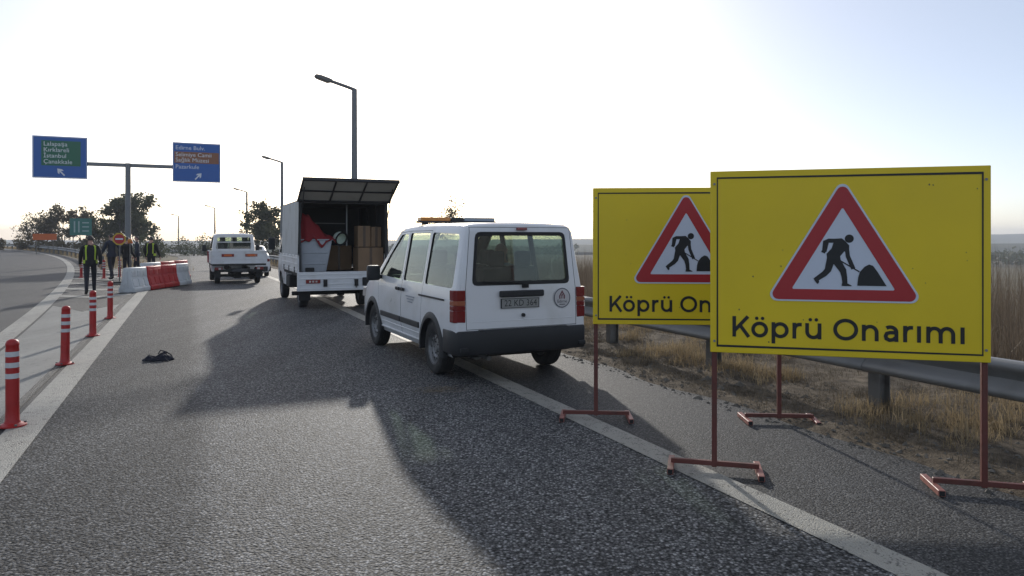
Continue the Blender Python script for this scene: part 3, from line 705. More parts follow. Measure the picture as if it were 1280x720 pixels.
# ---------------------------------------------------------------- the white van
def make_van(loc, rz):
    root = thing('van', 'white passenger van with amber light bar parked beside the yellow boards', 'van', loc, rz); root.scale = (.945, 1, 1)
    S = Shell([(-.80, 1.745, .965), (-.785, 1.785, .982), (-.74, 1.808, .993), (-.62, 1.815, 1), (-.2, 1.822, 1), (.5, 1.828, 1), (1.2, 1.82, 1), (1.55, 1.80, 1), (1.74, 1.755, 1), (2.17, 1.44, 1), (2.60, 1.13, 1), (2.76, 1.06, 1), (3.1, .99, .985), (3.32, .92, .95), (3.44, .84, .89), (3.50, .72, .84)],
              .27, [(.27, .80), (.36, .86), (.50, .888), (.62, .892), (.80, .890), (.92, .882), (1.02, .868)], 1.02, .19, .055)
    sh = S.loft().build('body', M['white'])
    cutall(sh, [(S.loft(.034), [M['interior']])])
    wb = 2.665; r = .318
    ar = MB()
    for y in (0, wb):
        for sg in (-1, 1): ar.cyl((sg * .58, y, r), (sg * 1.2, y, r), .365, seg=36)
    c = temp(ar, M['chassis']); boolean(sh, c); kill(c)
    c = temp(MB().box((0, -.83, .18), (2.4, .6, .36)), M['chassis']); boolean(sh, c); kill(c)
    win = {'front': round_poly([(1.29, 1.075), (1.29, 1.70), (1.60, 1.69), (2.02, 1.39), (2.36, 1.10)], .04),
           'mid': round_poly([(.40, 1.075), (.40, 1.715), (1.19, 1.71), (1.19, 1.075)], .04),
           'rear': round_poly([(-.64, 1.075), (-.60, 1.69), (.31, 1.715), (.31, 1.075)], .05)}
    mb = MB()
    for p in win.values(): mb.prism(p, 'x', .45, 1.2); mb.prism(p, 'x', -1.2, -.45)
    rw = round_poly([(-.655, 1.12), (.655, 1.12), (.60, 1.70), (-.60, 1.70)], .06)
    mb.prism(rw, 'y', -1.1, -.60)
    c = temp(mb, M['black']); boolean(sh, c); kill(c)
    ws = MB().prism([(1.80, 1.80), (2.54, 1.26), (2.44, 1.02), (1.70, 1.60)], 'x', -.63, .63); c = temp(ws, M['black']); boolean(sh, c); kill(c)
    # doors and tailgate cut out of the shell
    doors = {'front_door': ([(1.23, .36), (1.23, 1.735), (1.62, 1.715), (2.10, 1.37), (2.40, 1.06), (2.29, .62), (2.20, .36)], win['front'], 'front'),
             'sliding_door': ([(.385, .52), (.345, 1.735), (1.215, 1.735), (1.215, .36), (.42, .36)], win['mid'], 'mid')}
    made = {}
    for nm, (poly, wp, key) in doors.items():
        for sg in (-1, 1):
            a, b_ = (.60, 1.2) if sg > 0 else (-1.2, -.60)
            d = obj(nm, sh.data.copy()); cutall(d, [(MB().prism(poly, 'x', a, b_), M['black'])], 'INTERSECT')
            cutall(sh, [(MB().prism(grow_poly(poly, .006), 'x', a, b_), M['black'])])
            d.parent = root; shade(d.data, 32); made[(nm, sg)] = d
            S.pane(wp, sg).build('window_pane', M['glass'], d)
    tg = [(-.745, .62), (.745, .62), (.75, 1.05), (.68, 1.765), (-.68, 1.765), (-.75, 1.05)]
    d = obj('tailgate', sh.data.copy()); cutall(d, [(MB().prism(tg, 'y', -1.2, -.70), M['black'])], 'INTERSECT')
    cutall(sh, [(MB().prism(grow_poly(tg, .006), 'y', -1.2, -.70), M['black'])])
    d.parent = root; shade(d.data, 32); tail = d
    sh.parent = root; shade(sh.data, 32)
    for sg in (-1, 1): S.pane(win['rear'], sg).build('quarter_window', M['glass'], root)
    yr = lambda z: -.80 + .055 * (z - .9)
    gp = grow_poly([(-.655, 1.12), (.655, 1.12), (.60, 1.70), (-.60, 1.70)], .008); n = len(gp)
    g = MB(); g.add([(x, yr(z) + .012, z) for x, z in gp], [list(range(n))])
    g.build('rear_window', M['glass'], tail)
    seal = MB(); a, b_ = round_poly([(-.67, 1.105), (.67, 1.105), (.614, 1.716), (-.614, 1.716)], .07), round_poly([(-.625, 1.15), (.625, 1.15), (.574, 1.672), (-.574, 1.672)], .05)
    n = len(a); seal.add([(x, yr(z) - .003, z) for x, z in a] + [(x, yr(z) - .001, z) for x, z in b_], [(i, (i + 1) % n, (i + 1) % n + n, i + n) for i in range(n)])
    seal.build('window_seal', M['black'], tail, recalc=False)
    # windscreen
    g = MB(); g.add([(-.66, 1.80, 1.685), (.66, 1.80, 1.685), (.70, 2.50, 1.165), (-.70, 2.50, 1.165)], [(0, 1, 2, 3)]); g.build('windscreen', M['glass'], root)
    # lamps
    for sg in (-1, 1):
        ly = -.80
        def lamp(nm, z0, z1, m_, par, d=.012):
            x1 = .902
            return MB().prism([(sg * .762, -.818), (sg * (x1 - .03), -.812), (sg * x1, -.78), (sg * (x1 + .012), -.69), (sg * (x1 - .05), -.69), (sg * .762, -.76)], 'z', z0, z1).build(nm, m_, par, bevel=.006, bseg=1)
        L_ = lamp('tail_lamp', .70, .832, M['red_lens'], root)
        lamp('brake_lens', .943, 1.06, M['red_lens'], L_); lamp('reversing_lens', .833, .887, M['red_lens'], L_); lamp('indicator_lens', .888, .942, mat('peach lens', (.40, .12, .06), .2, coat=.6), L_)
        MB().prism([(2.9, .70), (2.9, .90), (3.36, .86), (3.42, .70)], 'x', sg * .72, sg * .86).build('headlamp', M['clear'], root, bevel=.02)
    # bumpers
    b = MB(); pts = [(-.90, -.42), (-.915, -.70), (-.86, -.85), (-.5, -.885), (.5, -.885), (.86, -.85), (.915, -.70), (.90, -.42), (.84, -.42), (.80, -.74), (-.80, -.74), (-.84, -.42)]
    bm_ = MB().prism(pts, 'z', .335, .605).build('rear_bumper', M['plastic'], root, bevel=.022, smooth=40)
    MB().prism([(-.60, -.872), (.60, -.872), (.60, -.80), (-.60, -.80)], 'z', .595, .612).build('bumper_step', M['plastic'], bm_, bevel=.008)
    MB().prism([(-.87, 3.2), (-.80, 3.45), (-.5, 3.56), (.5, 3.56), (.80, 3.45), (.87, 3.2), (.8, 3.2), (.7, 3.40), (-.7, 3.40), (-.8, 3.2)], 'z', .28, .60).build('front_bumper', M['plastic'], root, bevel=.02, smooth=40)
    # trims
    for y in (0, wb):
        for sg in (-1, 1): arch_trim(root, y, r, .362, .44, .885, sg)
    for sg in (-1, 1):
        for y0, y1, nm in ((.44, 1.20, 'sliding_door'), (1.245, 2.20, 'front_door')):
            MB().box((sg * .895, (y0 + y1) / 2, .545), (.022, y1 - y0, .075)).build('side_moulding', M['plastic'], made[(nm, sg)], bevel=.008)
        for z in (.36, .44): MB().box((sg * .872, 1.33, z), (.02, 1.72, .022)).build('sill_rib', M['white_dirty'], root, bevel=.008)
        MB().box((sg * .905, 1.33, .955), (.03, .15, .045)).build('handle', M['black'], made[('front_door', sg)], bevel=.012)
        MB().box((sg * .905, 1.13, .955), (.03, .13, .045)).build('handle', M['black'], made[('sliding_door', sg)], bevel=.012)
        MB().box((sg * .895, .0, .93), (.012, .9, .02)).build('door_track', M['plastic'], root)
        mr = MB().box((sg * 1.0, 2.24, 1.13), (.20, .12, .22)); mr.box((sg * .89, 2.26, 1.07), (.10, .06, .06)); mr.build('wing_mirror', M['plastic'], root, bevel=.03, smooth=50)
    # tailgate furniture
    MB().box((-.02, -.822, 1.005), (.60, .045, .075)).build('handle_strip', M['plastic'], tail, bevel=.015)
    pl_ = MB().box((-.04, -.812, .895), (.52, .014, .112)).build('number_plate', M['black'], tail)
    MB().box((-.04, -.8185, .895), (.50, .003, .100)).build('plate_face', mat('number plate face', (.30, .30, .28), .5), pl_)
    text('22 KD 364', .105, M['ink'], pl_, (-.035, -.8206, .895), width=.44)
    MB().box((-.245-.04, -.8203, .895), (.0, .001, .09)).build('plate_edge', M['blue'], pl_) if False else None
    em = MB(); cx, cz = .55, .935; dd = .8105
    em.flat([(cx + .115 * math.cos(a), cz + .115 * math.sin(a)) for a in np.linspace(0, 2 * math.pi, 33)[:-1]], dd)
    e_ = em.build('emblem', mat('emblem white', (.62, .60, .60), .5), tail, recalc=False)
    MB().strip([(cx + .112 * math.cos(a), cz + .112 * math.sin(a)) for a in np.linspace(0, 2 * math.pi, 33)[:-1]], .012, True, dd + .001).build('emblem_ring', mat('emblem ring grey', (.12, .13, .15), .5), e_, recalc=False)
    fl = MB(); fl.strip([(cx - .032, cz - .012), (cx - .036, cz + .02), (cx - .018, cz + .05), (cx, cz + .078), (cx + .018, cz + .05), (cx + .036, cz + .02), (cx + .032, cz - .012)], .015, False, dd + .001)
    fl.strip([(cx - .012, cz - .01), (cx - .012, cz + .02), (cx, cz + .045), (cx + .012, cz + .02), (cx + .012, cz - .01)], .011, False, dd + .0014)
    fl.build('emblem_mark', mat('emblem dark red', (.16, .04, .05), .5), e_, recalc=False)
    text('Edirne', .052, M['ink'], e_, (cx, -dd - .001, cz - .042), width=.135)
    MB().box((cx, -dd - .001, cz - .077), (.08, .001, .008)).build('emblem_line', M['ink'], e_)
    MB().cyl((0, -.79, .755), (0, -.835, .755), .022, seg=12).build('lock', M['black'], tail)
    MB().box((0, -.806, .70), (1.40, .014, .012)).build('crease', M['white'], tail, bevel=.004)
    for sg in (-1, 1): MB().box((sg * .80, -.868, .40), (.10, .03, .05)).build('tow_cover', M['plastic'], bm_, bevel=.008)
    for k_ in range(3): MB().box((-.897, .80, .88 - k_ * .035), (.004, (.34, .26, .18)[k_], .016)).build('faded_decal', mat('faded decal print', (.36, .38, .42), .5), made[('sliding_door', -1)])
    MB().box((0, -.775, 1.752), (.135, .04, .034), Matrix.Rotation(R(-3), 3, 'X')).build('high_brake_lamp', M['red_lens'], tail, bevel=.006)
    wp = MB().tube([(.04, -.835, 1.10), (-.08, -.812, 1.135), (-.52, -.806, 1.15)], .009, 6); wp.box((.03, -.815, 1.095), (.07, .05, .05)); wp.build('wiper', M['black'], tail)
    # roof light bar
    lb = thing('x', None, None); bpy.data.objects.remove(lb)
    bar = MB().box((0, 1.28, 1.868), (1.22, .17, .028)).build('light_bar', M['plastic'], root, bevel=.008)
    for x in (-.5, .5): MB().box((x, 1.28, 1.842), (.06, .12, .03)).build('bracket', M['plastic'], bar)
    for x, w, m_ in ((-.36, .46, 'amber'), (-.02, .20, 'plastic'), (.34, .50, 'blue_lens')): MB().box((x, 1.28, 1.905), (w, .16, .055)).build('lens', M[m_], bar, bevel=.012)
    # running gear and cabin
    for y in (0, wb):
        for sg in (-1, 1): wheel(root, sg * .765, y, r, .195, sg)
    un = MB().box((0, 1.3, .30), (1.1, 3.6, .10)).cyl((-.75, 0, r), (.75, 0, r), .05).cyl((-.75, wb, r), (.75, wb, r), .05); un.build('underbody', M['chassis'], root)
    MB().cyl((-.45, -.3, .30), (-.45, -.80, .28), .03, seg=10).cyl((-.45, -.1, .30), (-.45, -.45, .30), .09, seg=12).build('exhaust', M['galv_dark'], root)
    MB().box((0, 1.05, .52), (1.5, 3.3, .04)).build('cabin_floor', M['interior'], root)
    seat(root, -.38, 1.30); seat(root, .38, 1.30)
    for x in (-.42, .05, .45): seat(root, x, .32, .46)
    ds = MB().box((0, 2.25, .95), (1.5, .42, .30)).build('dashboard', M['interior'], root, bevel=.06)
    MB().lathe([(.17, -.012), (.19, 0), (.17, .012), (.155, 0), (.17, -.012)], 24, 'y').build('steering_wheel', M['black'], ds, loc=(-.38, 1.92, 1.03), rot=(R(-25), 0, 0))
    for sg in (-1, 1): MB().box((sg * .82, .0, .75), (.02, 1.3, .42)).build('side_trim', M['interior'], root)
    return root
VAN_H = R(25.8)
def heading(a): return Vector((-math.sin(a), math.cos(a), 0)), Vector((math.cos(a), math.sin(a), 0))
hv, rv = heading(VAN_H)
van_axle = Vector((-.225, 9.16, 0))
van = make_van(van_axle, VAN_H)

# ================================================================== PEOPLE
def person(name, label, loc, rz, jacket='navy', trousers='trouser', hair='hair', vest=False, stride=.18, arm=.1, h=1.76, sit=False, bald=False, group=None, elbow=.06, headturn=0.0):
    k = h / 1.76
    J = {}; E = []; RAD = {}; MI = {}
    def j(nm, p, r, par=None, mi=0):
        J[nm] = Vector(p) * k; RAD[nm] = (r if isinstance(r, tuple) else (r, r)); MI[nm] = mi
        if par: E.append((par, nm))
    j('pelvis', (0, 0, .96), (.155, .11))
    j('waist', (0, .0, 1.10), (.15, .105), 'pelvis'); j('chest', (0, .01, 1.30), (.185, .135), 'waist'); j('upper', (0, -.005, 1.42), (.15, .105), 'chest')
    j('neck', (0, .0, 1.50), .066, 'upper', 2); j('jaw', (0, .025, 1.575), (.062, .075), 'neck', 2); j('face', (0, .022, 1.64), (.084, .102), 'jaw', 2)
    j('crown', (0, .01, 1.70), (.08, .098), 'face', 3 if not bald else 2); j('top', (0, .0, 1.745), (.04, .05), 'crown', 3 if not bald else 2)
    j('nose', (0, .125, 1.625), .012, 'face', 2)
    for sg, q in ((-1, 'l'), (1, 'r')):
        sw = arm * sg
        j('ear' + q, (sg * .088, .0, 1.635), .012, 'face', 2)
        j('sh' + q, (sg * .19, 0, 1.40), .082, 'upper')
        if sit:
            j('el' + q, (sg * .23, .08, 1.15), .064, 'sh' + q); j('wr' + q, (sg * .18, .30, 1.12), .04, 'el' + q); j('pa' + q, (sg * .17, .38, 1.11), (.038, .022), 'wr' + q, 2); d = Vector((0, 1, -.05))
        else:
            j('el' + q, (sg * .245, -.04 - sw, 1.15), .064, 'sh' + q); j('wr' + q, (sg * .255, elbow - sw * 1.6, .90), .046, 'el' + q)
            j('pa' + q, (sg * .258, elbow + .02 - sw * 1.7, .83), (.022, .036), 'wr' + q, 2); d = Vector((0, .18, -1))
        pp = J['pa' + q] / k
        for f, (o, ln) in enumerate(((-.030, .055), (-.010, .075), (.011, .08), (.030, .07))):
            side = Vector((sg * 0, o, 0)) if not sit else Vector((o, 0, 0))
            j('f%d%s' % (f, q), pp + side + d * .045, .0095, 'pa' + q, 2); j('g%d%s' % (f, q), pp + side * 1.1 + d * (.045 + ln * .6) + Vector((-sg * .012, 0, 0)), .008, 'f%d%s' % (f, q), 2)
        j('th' + q, pp + (Vector((-sg * .012, .045, -.01)) if not sit else Vector((-sg * .045, .01, 0))), .011, 'pa' + q, 2); j('tt' + q, pp + (Vector((-sg * .02, .06, -.05)) if not sit else Vector((-sg * .055, .05, 0))), .009, 'th' + q, 2)
        st_ = stride * sg
        j('hip' + q, (sg * .092, 0, .90), .098, 'pelvis', 1)
        if sit:
            j('kn' + q, (sg * .12, .44, .92), .068, 'hip' + q, 1); j('an' + q, (sg * .12, .48, .50), .045, 'kn' + q, 1)
            j('he' + q, (sg * .12, .46, .445), .042, 'an' + q, 4); j('to' + q, (sg * .12, .64, .435), .036, 'he' + q, 4)
        else:
            j('kn' + q, (sg * .10, .03 + st_ * .55, .50), .070, 'hip' + q, 1); j('an' + q, (sg * .105, -.02 + st_, .105 + (.04 if st_ < -.08 else 0)), .05, 'kn' + q, 1)
            j('he' + q, (sg * .108, -.035 + st_, .048 + (.035 if st_ < -.08 else 0)), .045, 'an' + q, 4); j('to' + q, (sg * .12, .15 + st_, .036), .036, 'he' + q, 4)
    names = list(J); idx = {n: i for i, n in enumerate(names)}
    me = bpy.data.meshes.new(name); me.from_pydata([tuple(J[n]) for n in names], [(idx[a], idx[b]) for a, b in E], [])
    o = obj(name, me)
    sk = o.modifiers.new('skin', 'SKIN'); sk.use_smooth_shade = True; sk.branch_smoothing = .4
    for i, n in enumerate(names):
        o.data.skin_vertices[0].data[i].radius = tuple(r * k for r in RAD[n]); o.data.skin_vertices[0].data[i].use_root = (n == 'pelvis')
    o.modifiers.new('sub', 'SUBSURF').levels = 1
    m2 = evalmesh(o); kill(o)
    for m_ in (jacket, trousers, 'skin', hair, 'shoe'): m2.materials.append(M[m_])
    segs = [(J[a], J[b], MI[b]) for a, b in E]
    zmin = min(v.co.z for v in m2.vertices)
    for p in m2.polygons:
        c = p.center; best = 9; bi = 0
        for a, b, mi in segs:
            ab = b - a; t = max(0, min(1, (c - a).dot(ab) / max(1e-9, ab.length_squared))); dd = (c - a - ab * t).length
            if dd < best: best = dd; bi = mi
        if bi == 2 and not bald and c.z > 1.55 * k and c.y < .035 * k and c.z > (1.58 if c.y < 0 else 1.66) * k and abs(c.x) < .085 * k: bi = 3
        if bi in (0, 1) and not sit: bi = 0 if c.z > .88 * k or abs(c.x) > .2 * k else 1
        p.material_index = bi
    m2.polygons.foreach_set('use_smooth', [True] * len(m2.polygons))
    o = obj(name, m2); o.location = Vector(loc) + Vector((0, 0, -zmin if not sit else 0)); o.rotation_euler = (0, 0, rz)
    tag(o, label, 'person', group)
    # eyes and mouth
    for sg in (-1, 1):
        MB().lathe([(0, -.009), (.007, -.006), (.009, 0), (.007, .006), (0, .009)], 8).build('eye', M['ink'], o, loc=(sg * .032 * k, .112 * k, 1.648 * k))
    MB().box((0, .094 * k, 1.575 * k), (.045, .012, .008)).build('mouth', mat('lips', (.28, .10, .09), .5), o)
    # jacket hem and collar
    mb = MB()
    def ring(z, a, b, y0=0): return [(a * math.cos(t) * k, (b * math.sin(t) + y0) * k, z * k) for t in np.linspace(0, 2 * math.pi, 25)[:-1]]
    if not sit:
        rows = [ring(.86, .185, .145), ring(.95, .187, .147), ring(1.0, .178, .138)]
        mb.add([p for r_ in rows for p in r_], [(i * 24 + q, i * 24 + (q + 1) % 24, (i + 1) * 24 + (q + 1) % 24, (i + 1) * 24 + q) for i in range(2) for q in range(24)])
        mb.build('jacket_hem', M[jacket], o, smooth=60)
    if vest:
        v = MB(); rows = []
        zs = [.92, 1.02, 1.12, 1.22, 1.32, 1.40, 1.455]; A = [.196, .19, .188, .198, .202, .185, .14]; B = [.155, .148, .142, .152, .152, .135, .11]
        for z, a, b in zip(zs, A, B): rows.append(ring(z, a, b))
        n = 24
        faces_y, faces_k = [], []
        for i in range(len(zs) - 1):
            for q in range(n):
                a = (q + .5) / n * 360
                side = min(abs(a - 0), abs(a - 360), abs(a - 180))
                back = 180 < a < 360
                band = 40 < side <= 62 and i >= 1
                (faces_y if (band or (side <= 40 and i < 1) or i == 5 and side < 62) else faces_k).append((i * n + q, i * n + (q + 1) % n, (i + 1) * n + (q + 1) % n, (i + 1) * n + q))
        v.add([p for r_ in rows for p in r_], faces_y, 0); v.add([p for r_ in rows for p in r_], [f for f in faces_k if True], 1)
        v.build('safety_vest', [M['hivis'], M['blackcloth']], o, smooth=60)
    return o
def face_away(p): return math.atan2(-p.x, p.y)      # facing straight away from the camera
GP = 'road workers standing in the gore'
p = px(113, 368); person('person', 'person in black jacket with yellow striped safety vest walking on the hatched gore', p, R(32), 'blackcloth', vest=True, stride=.22, arm=.10, h=1.74, elbow=.10)
p = at(139.5, 28.6); person('person', 'person in long navy jacket standing left of the no entry sign', p, R(62), 'navy', stride=.20, arm=.12, h=1.84, elbow=.16)
p = at(158.5, 29.0); person('person', 'person in black jacket behind the barriers, just right of the no entry sign', p, R(-12), 'blackcloth', stride=.05, arm=.02, h=1.70, elbow=.22)
p = at(171.5, 31.5); person('person', 'person in dark clothes half hidden between black jacket and safety vest', p, R(120), 'navy', stride=.1, arm=.05, h=1.74)
p = at(189, 30.2); person('person', 'person in safety vest standing behind the red and white barriers', p, R(5), 'blackcloth', vest=True, stride=-.08, arm=-.05, h=1.72, elbow=.18)
# passenger sitting in the van
pz = van_axle + hv * .34 + rv * .26
person('person', 'bald person in grey clothes sitting on the rear bench of the white van', pz + Vector((0, 0, -.13)), VAN_H, 'tub', sit=True, bald=True, h=1.72)

# ================================================================== TRUCK WITH TARPAULIN BOX
def cab(root, S, yb, wins, rear_win, ws_cut, ws_pane, wheel_cut, door):
    sh = S.loft().build('cab', M['white']); cutall(sh, [(S.loft(.034), [M['interior']])])
    mb = MB()
    for p in wins: mb.prism(p, 'x', .45, 1.3); mb.prism(p, 'x', -1.3, -.45)
    mb.prism(rear_win, 'y', yb - .3, yb + .12)
    c = temp(mb, M['black']); boolean(sh, c); kill(c)
    c = temp(MB().prism(ws_cut, 'x', -.66, .66), M['black']); boolean(sh, c); kill(c)
    if wheel_cut:
        ar = MB(); 
        for sg in (-1, 1): ar.cyl((sg * .5, wheel_cut[0], wheel_cut[1]), (sg * 1.2, wheel_cut[0], wheel_cut[1]), wheel_cut[2], seg=30)
        c = temp(ar, M['chassis']); boolean(sh, c); kill(c)
    for sg in (-1, 1):
        a, b_ = (.55, 1.3) if sg > 0 else (-1.3, -.55)
        d = obj('door', sh.data.copy()); cutall(d, [(MB().prism(door, 'x', a, b_), M['black'])], 'INTERSECT')
        cutall(sh, [(MB().prism(grow_poly(door, .007), 'x', a, b_), M['black'])])
        d.parent = root; shade(d.data, 32)
        for p in wins[:1]: S.pane(p, sg).build('window_pane', M['glass'], d)
        zc = min(q[1] for q in wins[0]) - .1
        MB().box((sg * (S.side(S.belt) + .02), min(q[0] for q in door) + .14, zc), (.03, .13, .04)).build('handle', M['black'], d, bevel=.01)
    for p in wins[1:]:
        for sg in (-1, 1): S.pane(p, sg).build('side_window', M['glass'], root)
    sh.parent = root; shade(sh.data, 32)
    g = MB(); gp = grow_poly(rear_win, .008); g.add([(x, yb + .016, z) for x, z in gp], [list(range(len(gp)))]); g.build('rear_window', M['glass'], root)
    g = MB(); g.add([(-.69, *ws_pane[0]), (.69, *ws_pane[0]), (.72, *ws_pane[1]), (-.72, *ws_pane[1])], [(0, 1, 2, 3)]); g.build('windscreen', M['glass'], root)
    return sh
TRUCK_H = ROAD_ANG
def make_truck(loc):
    """origin: ground under the middle of the open tail end of the bed; y runs forward"""
    root = thing('box_truck', 'white truck with tarpaulin box, rear flap raised and tailgate down', 'truck', loc, TRUCK_H)
    xl, xr = -.93, 1.10; Lb = 3.0; zf = .86; zt = 2.52
    # bed
    fl = MB().box(((xl + xr) / 2, Lb / 2, zf - .05), (xr - xl - .06, Lb, .08)); bed = fl.build('bed_floor', M['chassis'], root)
    for x in (xl, xr):
        sb = MB().box((x, Lb / 2, zf + .19), (.035, Lb - .04, .40)); o = sb.build('side_board', M['white_dirty'], root, bevel=.006)
        for z in (zf + .06, zf + .19, zf + .32): MB().box((x + (.02 if x > 0 else -.02), Lb / 2, z), (.016, Lb - .08, .03)).build('board_rib', M['white_dirty'], o, bevel=.004)
        for y in (.5, 1.5, 2.5): MB().box((x + (.03 if x > 0 else -.03), y, zf + .05), (.02, .05, .14)).build('latch', M['galv_dark'], o)
    # tailgate hanging down
    tx0, tx1 = -.965, .80
    tgp = MB().box(((tx0 + tx1) / 2, -.03, .66), (tx1 - tx0, .035, .43)); tg = tgp.build('tailgate', M['white_dirty'], root, bevel=.006)
    for z in (.50, .60, .72, .82): MB().box(((tx0 + tx1) / 2, -.052, z), (tx1 - tx0 - .04, .012, .022)).build('tailgate_rib', M['white'], tg, bevel=.004)
    for x in (tx0 + .02, tx1 - .02): MB().box((x, -.055, .66), (.035, .018, .41)).build('edge_post', M['white_dirty'], tg, bevel=.004)
    pl_ = MB().box((-.62, -.068, .66), (.32, .014, .085)).build('reflector_plate', M['red_lens'], tg, bevel=.004)
    for x in (-.69, -.62, -.55): MB().box((x, -.0765, .66), (.04, .004, .04)).build('pale_mark', M['clear'], pl_)
    MB().box((.60, -.07, .64), (.22, .03, .19)).build('dark_plate', M['black'], tg, bevel=.012)
    MB().cyl((.35, -.06, .52), (.35, -.09, .52), .02, seg=8).build('latch_knob', M['galv_dark'], tg)
    # tarp walls
    def wall(nm, c, d, m_): return MB().box(c, d).build(nm, m_, root)
    for x, sg in ((xl, -1), (xr, 1)):
        mb = MB(); n = 16; rows = lin(zf + .36, zt - .05, 9); vo = []
        for zz in rows:
            for i in range(n + 1):
                y = Lb * i / n
                vo.append((x + sg * (.012 + .012 * math.sin(i * 1.9 + zz * 2)), y, zz))
        mb.add(vo, [(a * (n + 1) + i, a * (n + 1) + i + 1, (a + 1) * (n + 1) + i + 1, (a + 1) * (n + 1) + i) for a in range(8) for i in range(n)])
        mb.build('tarp_side', M['tarp'], root, smooth=60)
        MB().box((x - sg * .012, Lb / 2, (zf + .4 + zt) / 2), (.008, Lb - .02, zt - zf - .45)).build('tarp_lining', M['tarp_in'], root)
        for y in (.03, 1.0, 2.0, Lb - .03): MB().box((x - sg * .035, y, (zf + zt) / 2), (.035, .035, zt - zf - .06)).build('frame_post', M['frame'], root)
    rf = MB(); vo = []; n = 12
    for y in (0, Lb):
        for i in range(n + 1):
            u = i / n; vo.append((xl + (xr - xl) * u, y, zt - .05 + .07 * math.sin(math.pi * u)))
    rf.add(vo, [(i, i + 1, i + 2 + n, i + 1 + n) for i in range(n)]); rf.build('tarp_roof', M['tarp'], root, smooth=60)
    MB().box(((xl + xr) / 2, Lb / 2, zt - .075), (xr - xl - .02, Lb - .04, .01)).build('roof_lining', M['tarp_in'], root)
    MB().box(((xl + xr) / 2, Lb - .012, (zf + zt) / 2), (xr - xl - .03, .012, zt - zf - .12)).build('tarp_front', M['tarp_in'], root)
    for z in (zt - .07,): MB().box(((xl + xr) / 2, .015, z), (xr - xl, .04, .04)).build('rear_header', M['frame'], root)
    MB().tube([(xl + .1, 1.0, 2.0), (.30, 1.0, 1.99)], .012, 6).build('cross_rod', M['galv'], root)
    MB().tube([(.26, .6, 2.45), (.25, .55, 1.45)], .018, 6).build('hanging_strap', M['galv'], root)
    # raised flap
    f0 = Vector((0, -.02, zt - .03)); f1 = Vector((0, -.92, zt + .40))
    d_ = (f1 - f0); fr_ = MB().add
    fl = MB(); vo = []
    for q in lin(0, 1, 5):
        for i in range(13):
            u = i / 12; x = xl - .02 + (xr - xl + .04) * u
            p = f0 + d_ * q; vo.append((x, p.y, p.z - .015 * math.sin(math.pi * u) - .02 * math.sin(math.pi * q) - (.02 * u if q == 1 else 0)))
    fl.add(vo, [(a * 13 + i, a * 13 + i + 1, (a + 1) * 13 + i + 1, (a + 1) * 13 + i) for a in range(4) for i in range(12)])
    flap = fl.build('rear_flap', M['flap'], root, smooth=60)
    ang = math.atan2(d_.z, -d_.y); rot = Matrix.Rotation(-ang, 3, 'X')
    ln = d_.length
    for x in (xl - .02, xl + (xr - xl) * .335, xl + (xr - xl) * .665, xr + .02):
        c = f0 + d_ * .5; MB().box((x, c.y, c.z - .025), (.035, ln, .035), rot).build('flap_rib', M['frame'], flap)
    for q in (0.02, .5, 1.0):
        c = f0 + d_ * q; MB().box(((xl + xr) / 2, c.y, c.z - .022), (xr - xl + .08, .04, .045 if q < 1 else .07), rot).build('flap_rail', M['frame'], flap)
    for x in (xl + .04, xr - .04): MB().tube([(x, -.02, zt - .55), (x, -.62, zt + .22)], .012, 6).build('gas_strut', M['frame'], flap)
    # chassis, wheels
    ch = MB()
    for x in (-.35, .35): ch.box((x, 2.2, .62), (.08, 4.6, .16))
    ch.box((0, .12, .52), (1.5, .10, .10)); ch.build('chassis', M['chassis'], root)
    for sg in (-1, 1):
        wheel(root, sg * .70, 1.0, .33, .20, sg, zc=.33); wheel(root, sg * .76, 4.05, .33, .19, sg, zc=.33)
        MB().box((sg * .72, .56, .36), (.26, .012, .34)).build('mud_flap', M['black'], root)
        MB().box((sg * .75, .06, .56), (.22, .05, .10)).build('tail_lamp', M['red_lens'], root, bevel=.01)
    MB().cyl((-.95, 1.0, .33), (.95, 1.0, .33), .05).build('rear_axle', M['chassis'], root)
    MB().box((-.72, 2.4, .55), (.32, .7, .30)).build('fuel_tank', M['chassis'], root, bevel=.04)
    # forward cab
    S = Shell([(3.12, 1.93, .97), (3.2, 1.97, 1), (3.8, 1.98, 1), (4.2, 1.95, 1), (4.36, 1.88, 1), (4.72, 1.30, .99), (4.86, 1.05, .97), (4.92, .8, .94), (4.93, .6, .92)], .42,
              [(.42, .84), (.6, .86), (.8, .87), (1.0, .865), (1.18, .855)], 1.18, .13)
    wins = [round_poly([(3.30, 1.22), (3.30, 1.84), (4.15, 1.82), (4.50, 1.24)], .05)]
    cb = cab(root, S, 3.12, wins, [(-.55, 1.3), (.55, 1.3), (.5, 1.8), (-.5, 1.8)], [(4.42, 1.92), (4.86, 1.24), (4.66, 1.14), (4.22, 1.80)], ((4.36), (1.84)) and [(4.35, 1.86), (4.70, 1.27)], (4.05, .33, .42),
        [(3.22, .56), (3.22, 1.88), (4.18, 1.87), (4.58, 1.2), (4.60, .85), (4.42, .80), (4.25, .80), (3.62, .56)])
    for sg in (-1, 1):
        m_ = MB().box((sg * 1.06, 4.45, 1.48), (.18, .10, .34)); o = m_.build('wing_mirror', M['plastic'], root, bevel=.03)
        MB().tube([(sg * .84, 4.5, 1.65), (sg * 1.04, 4.48, 1.66), (sg * 1.04, 4.48, 1.28), (sg * .85, 4.5, 1.2)], .014, 6).build('mirror_arm', M['frame'], o)
        MB().box((sg * .62, 4.93, .82), (.34, .06, .18)).build('headlamp', M['clear'], root, bevel=.02)
    MB().box((0, 4.95, .52), (1.62, .12, .24)).build('front_bumper', M['plastic'], root, bevel=.03)
    seat(root, -.38, 3.7, .5, base=.95); seat(root, .38, 3.7, .6, base=.95)
    return root
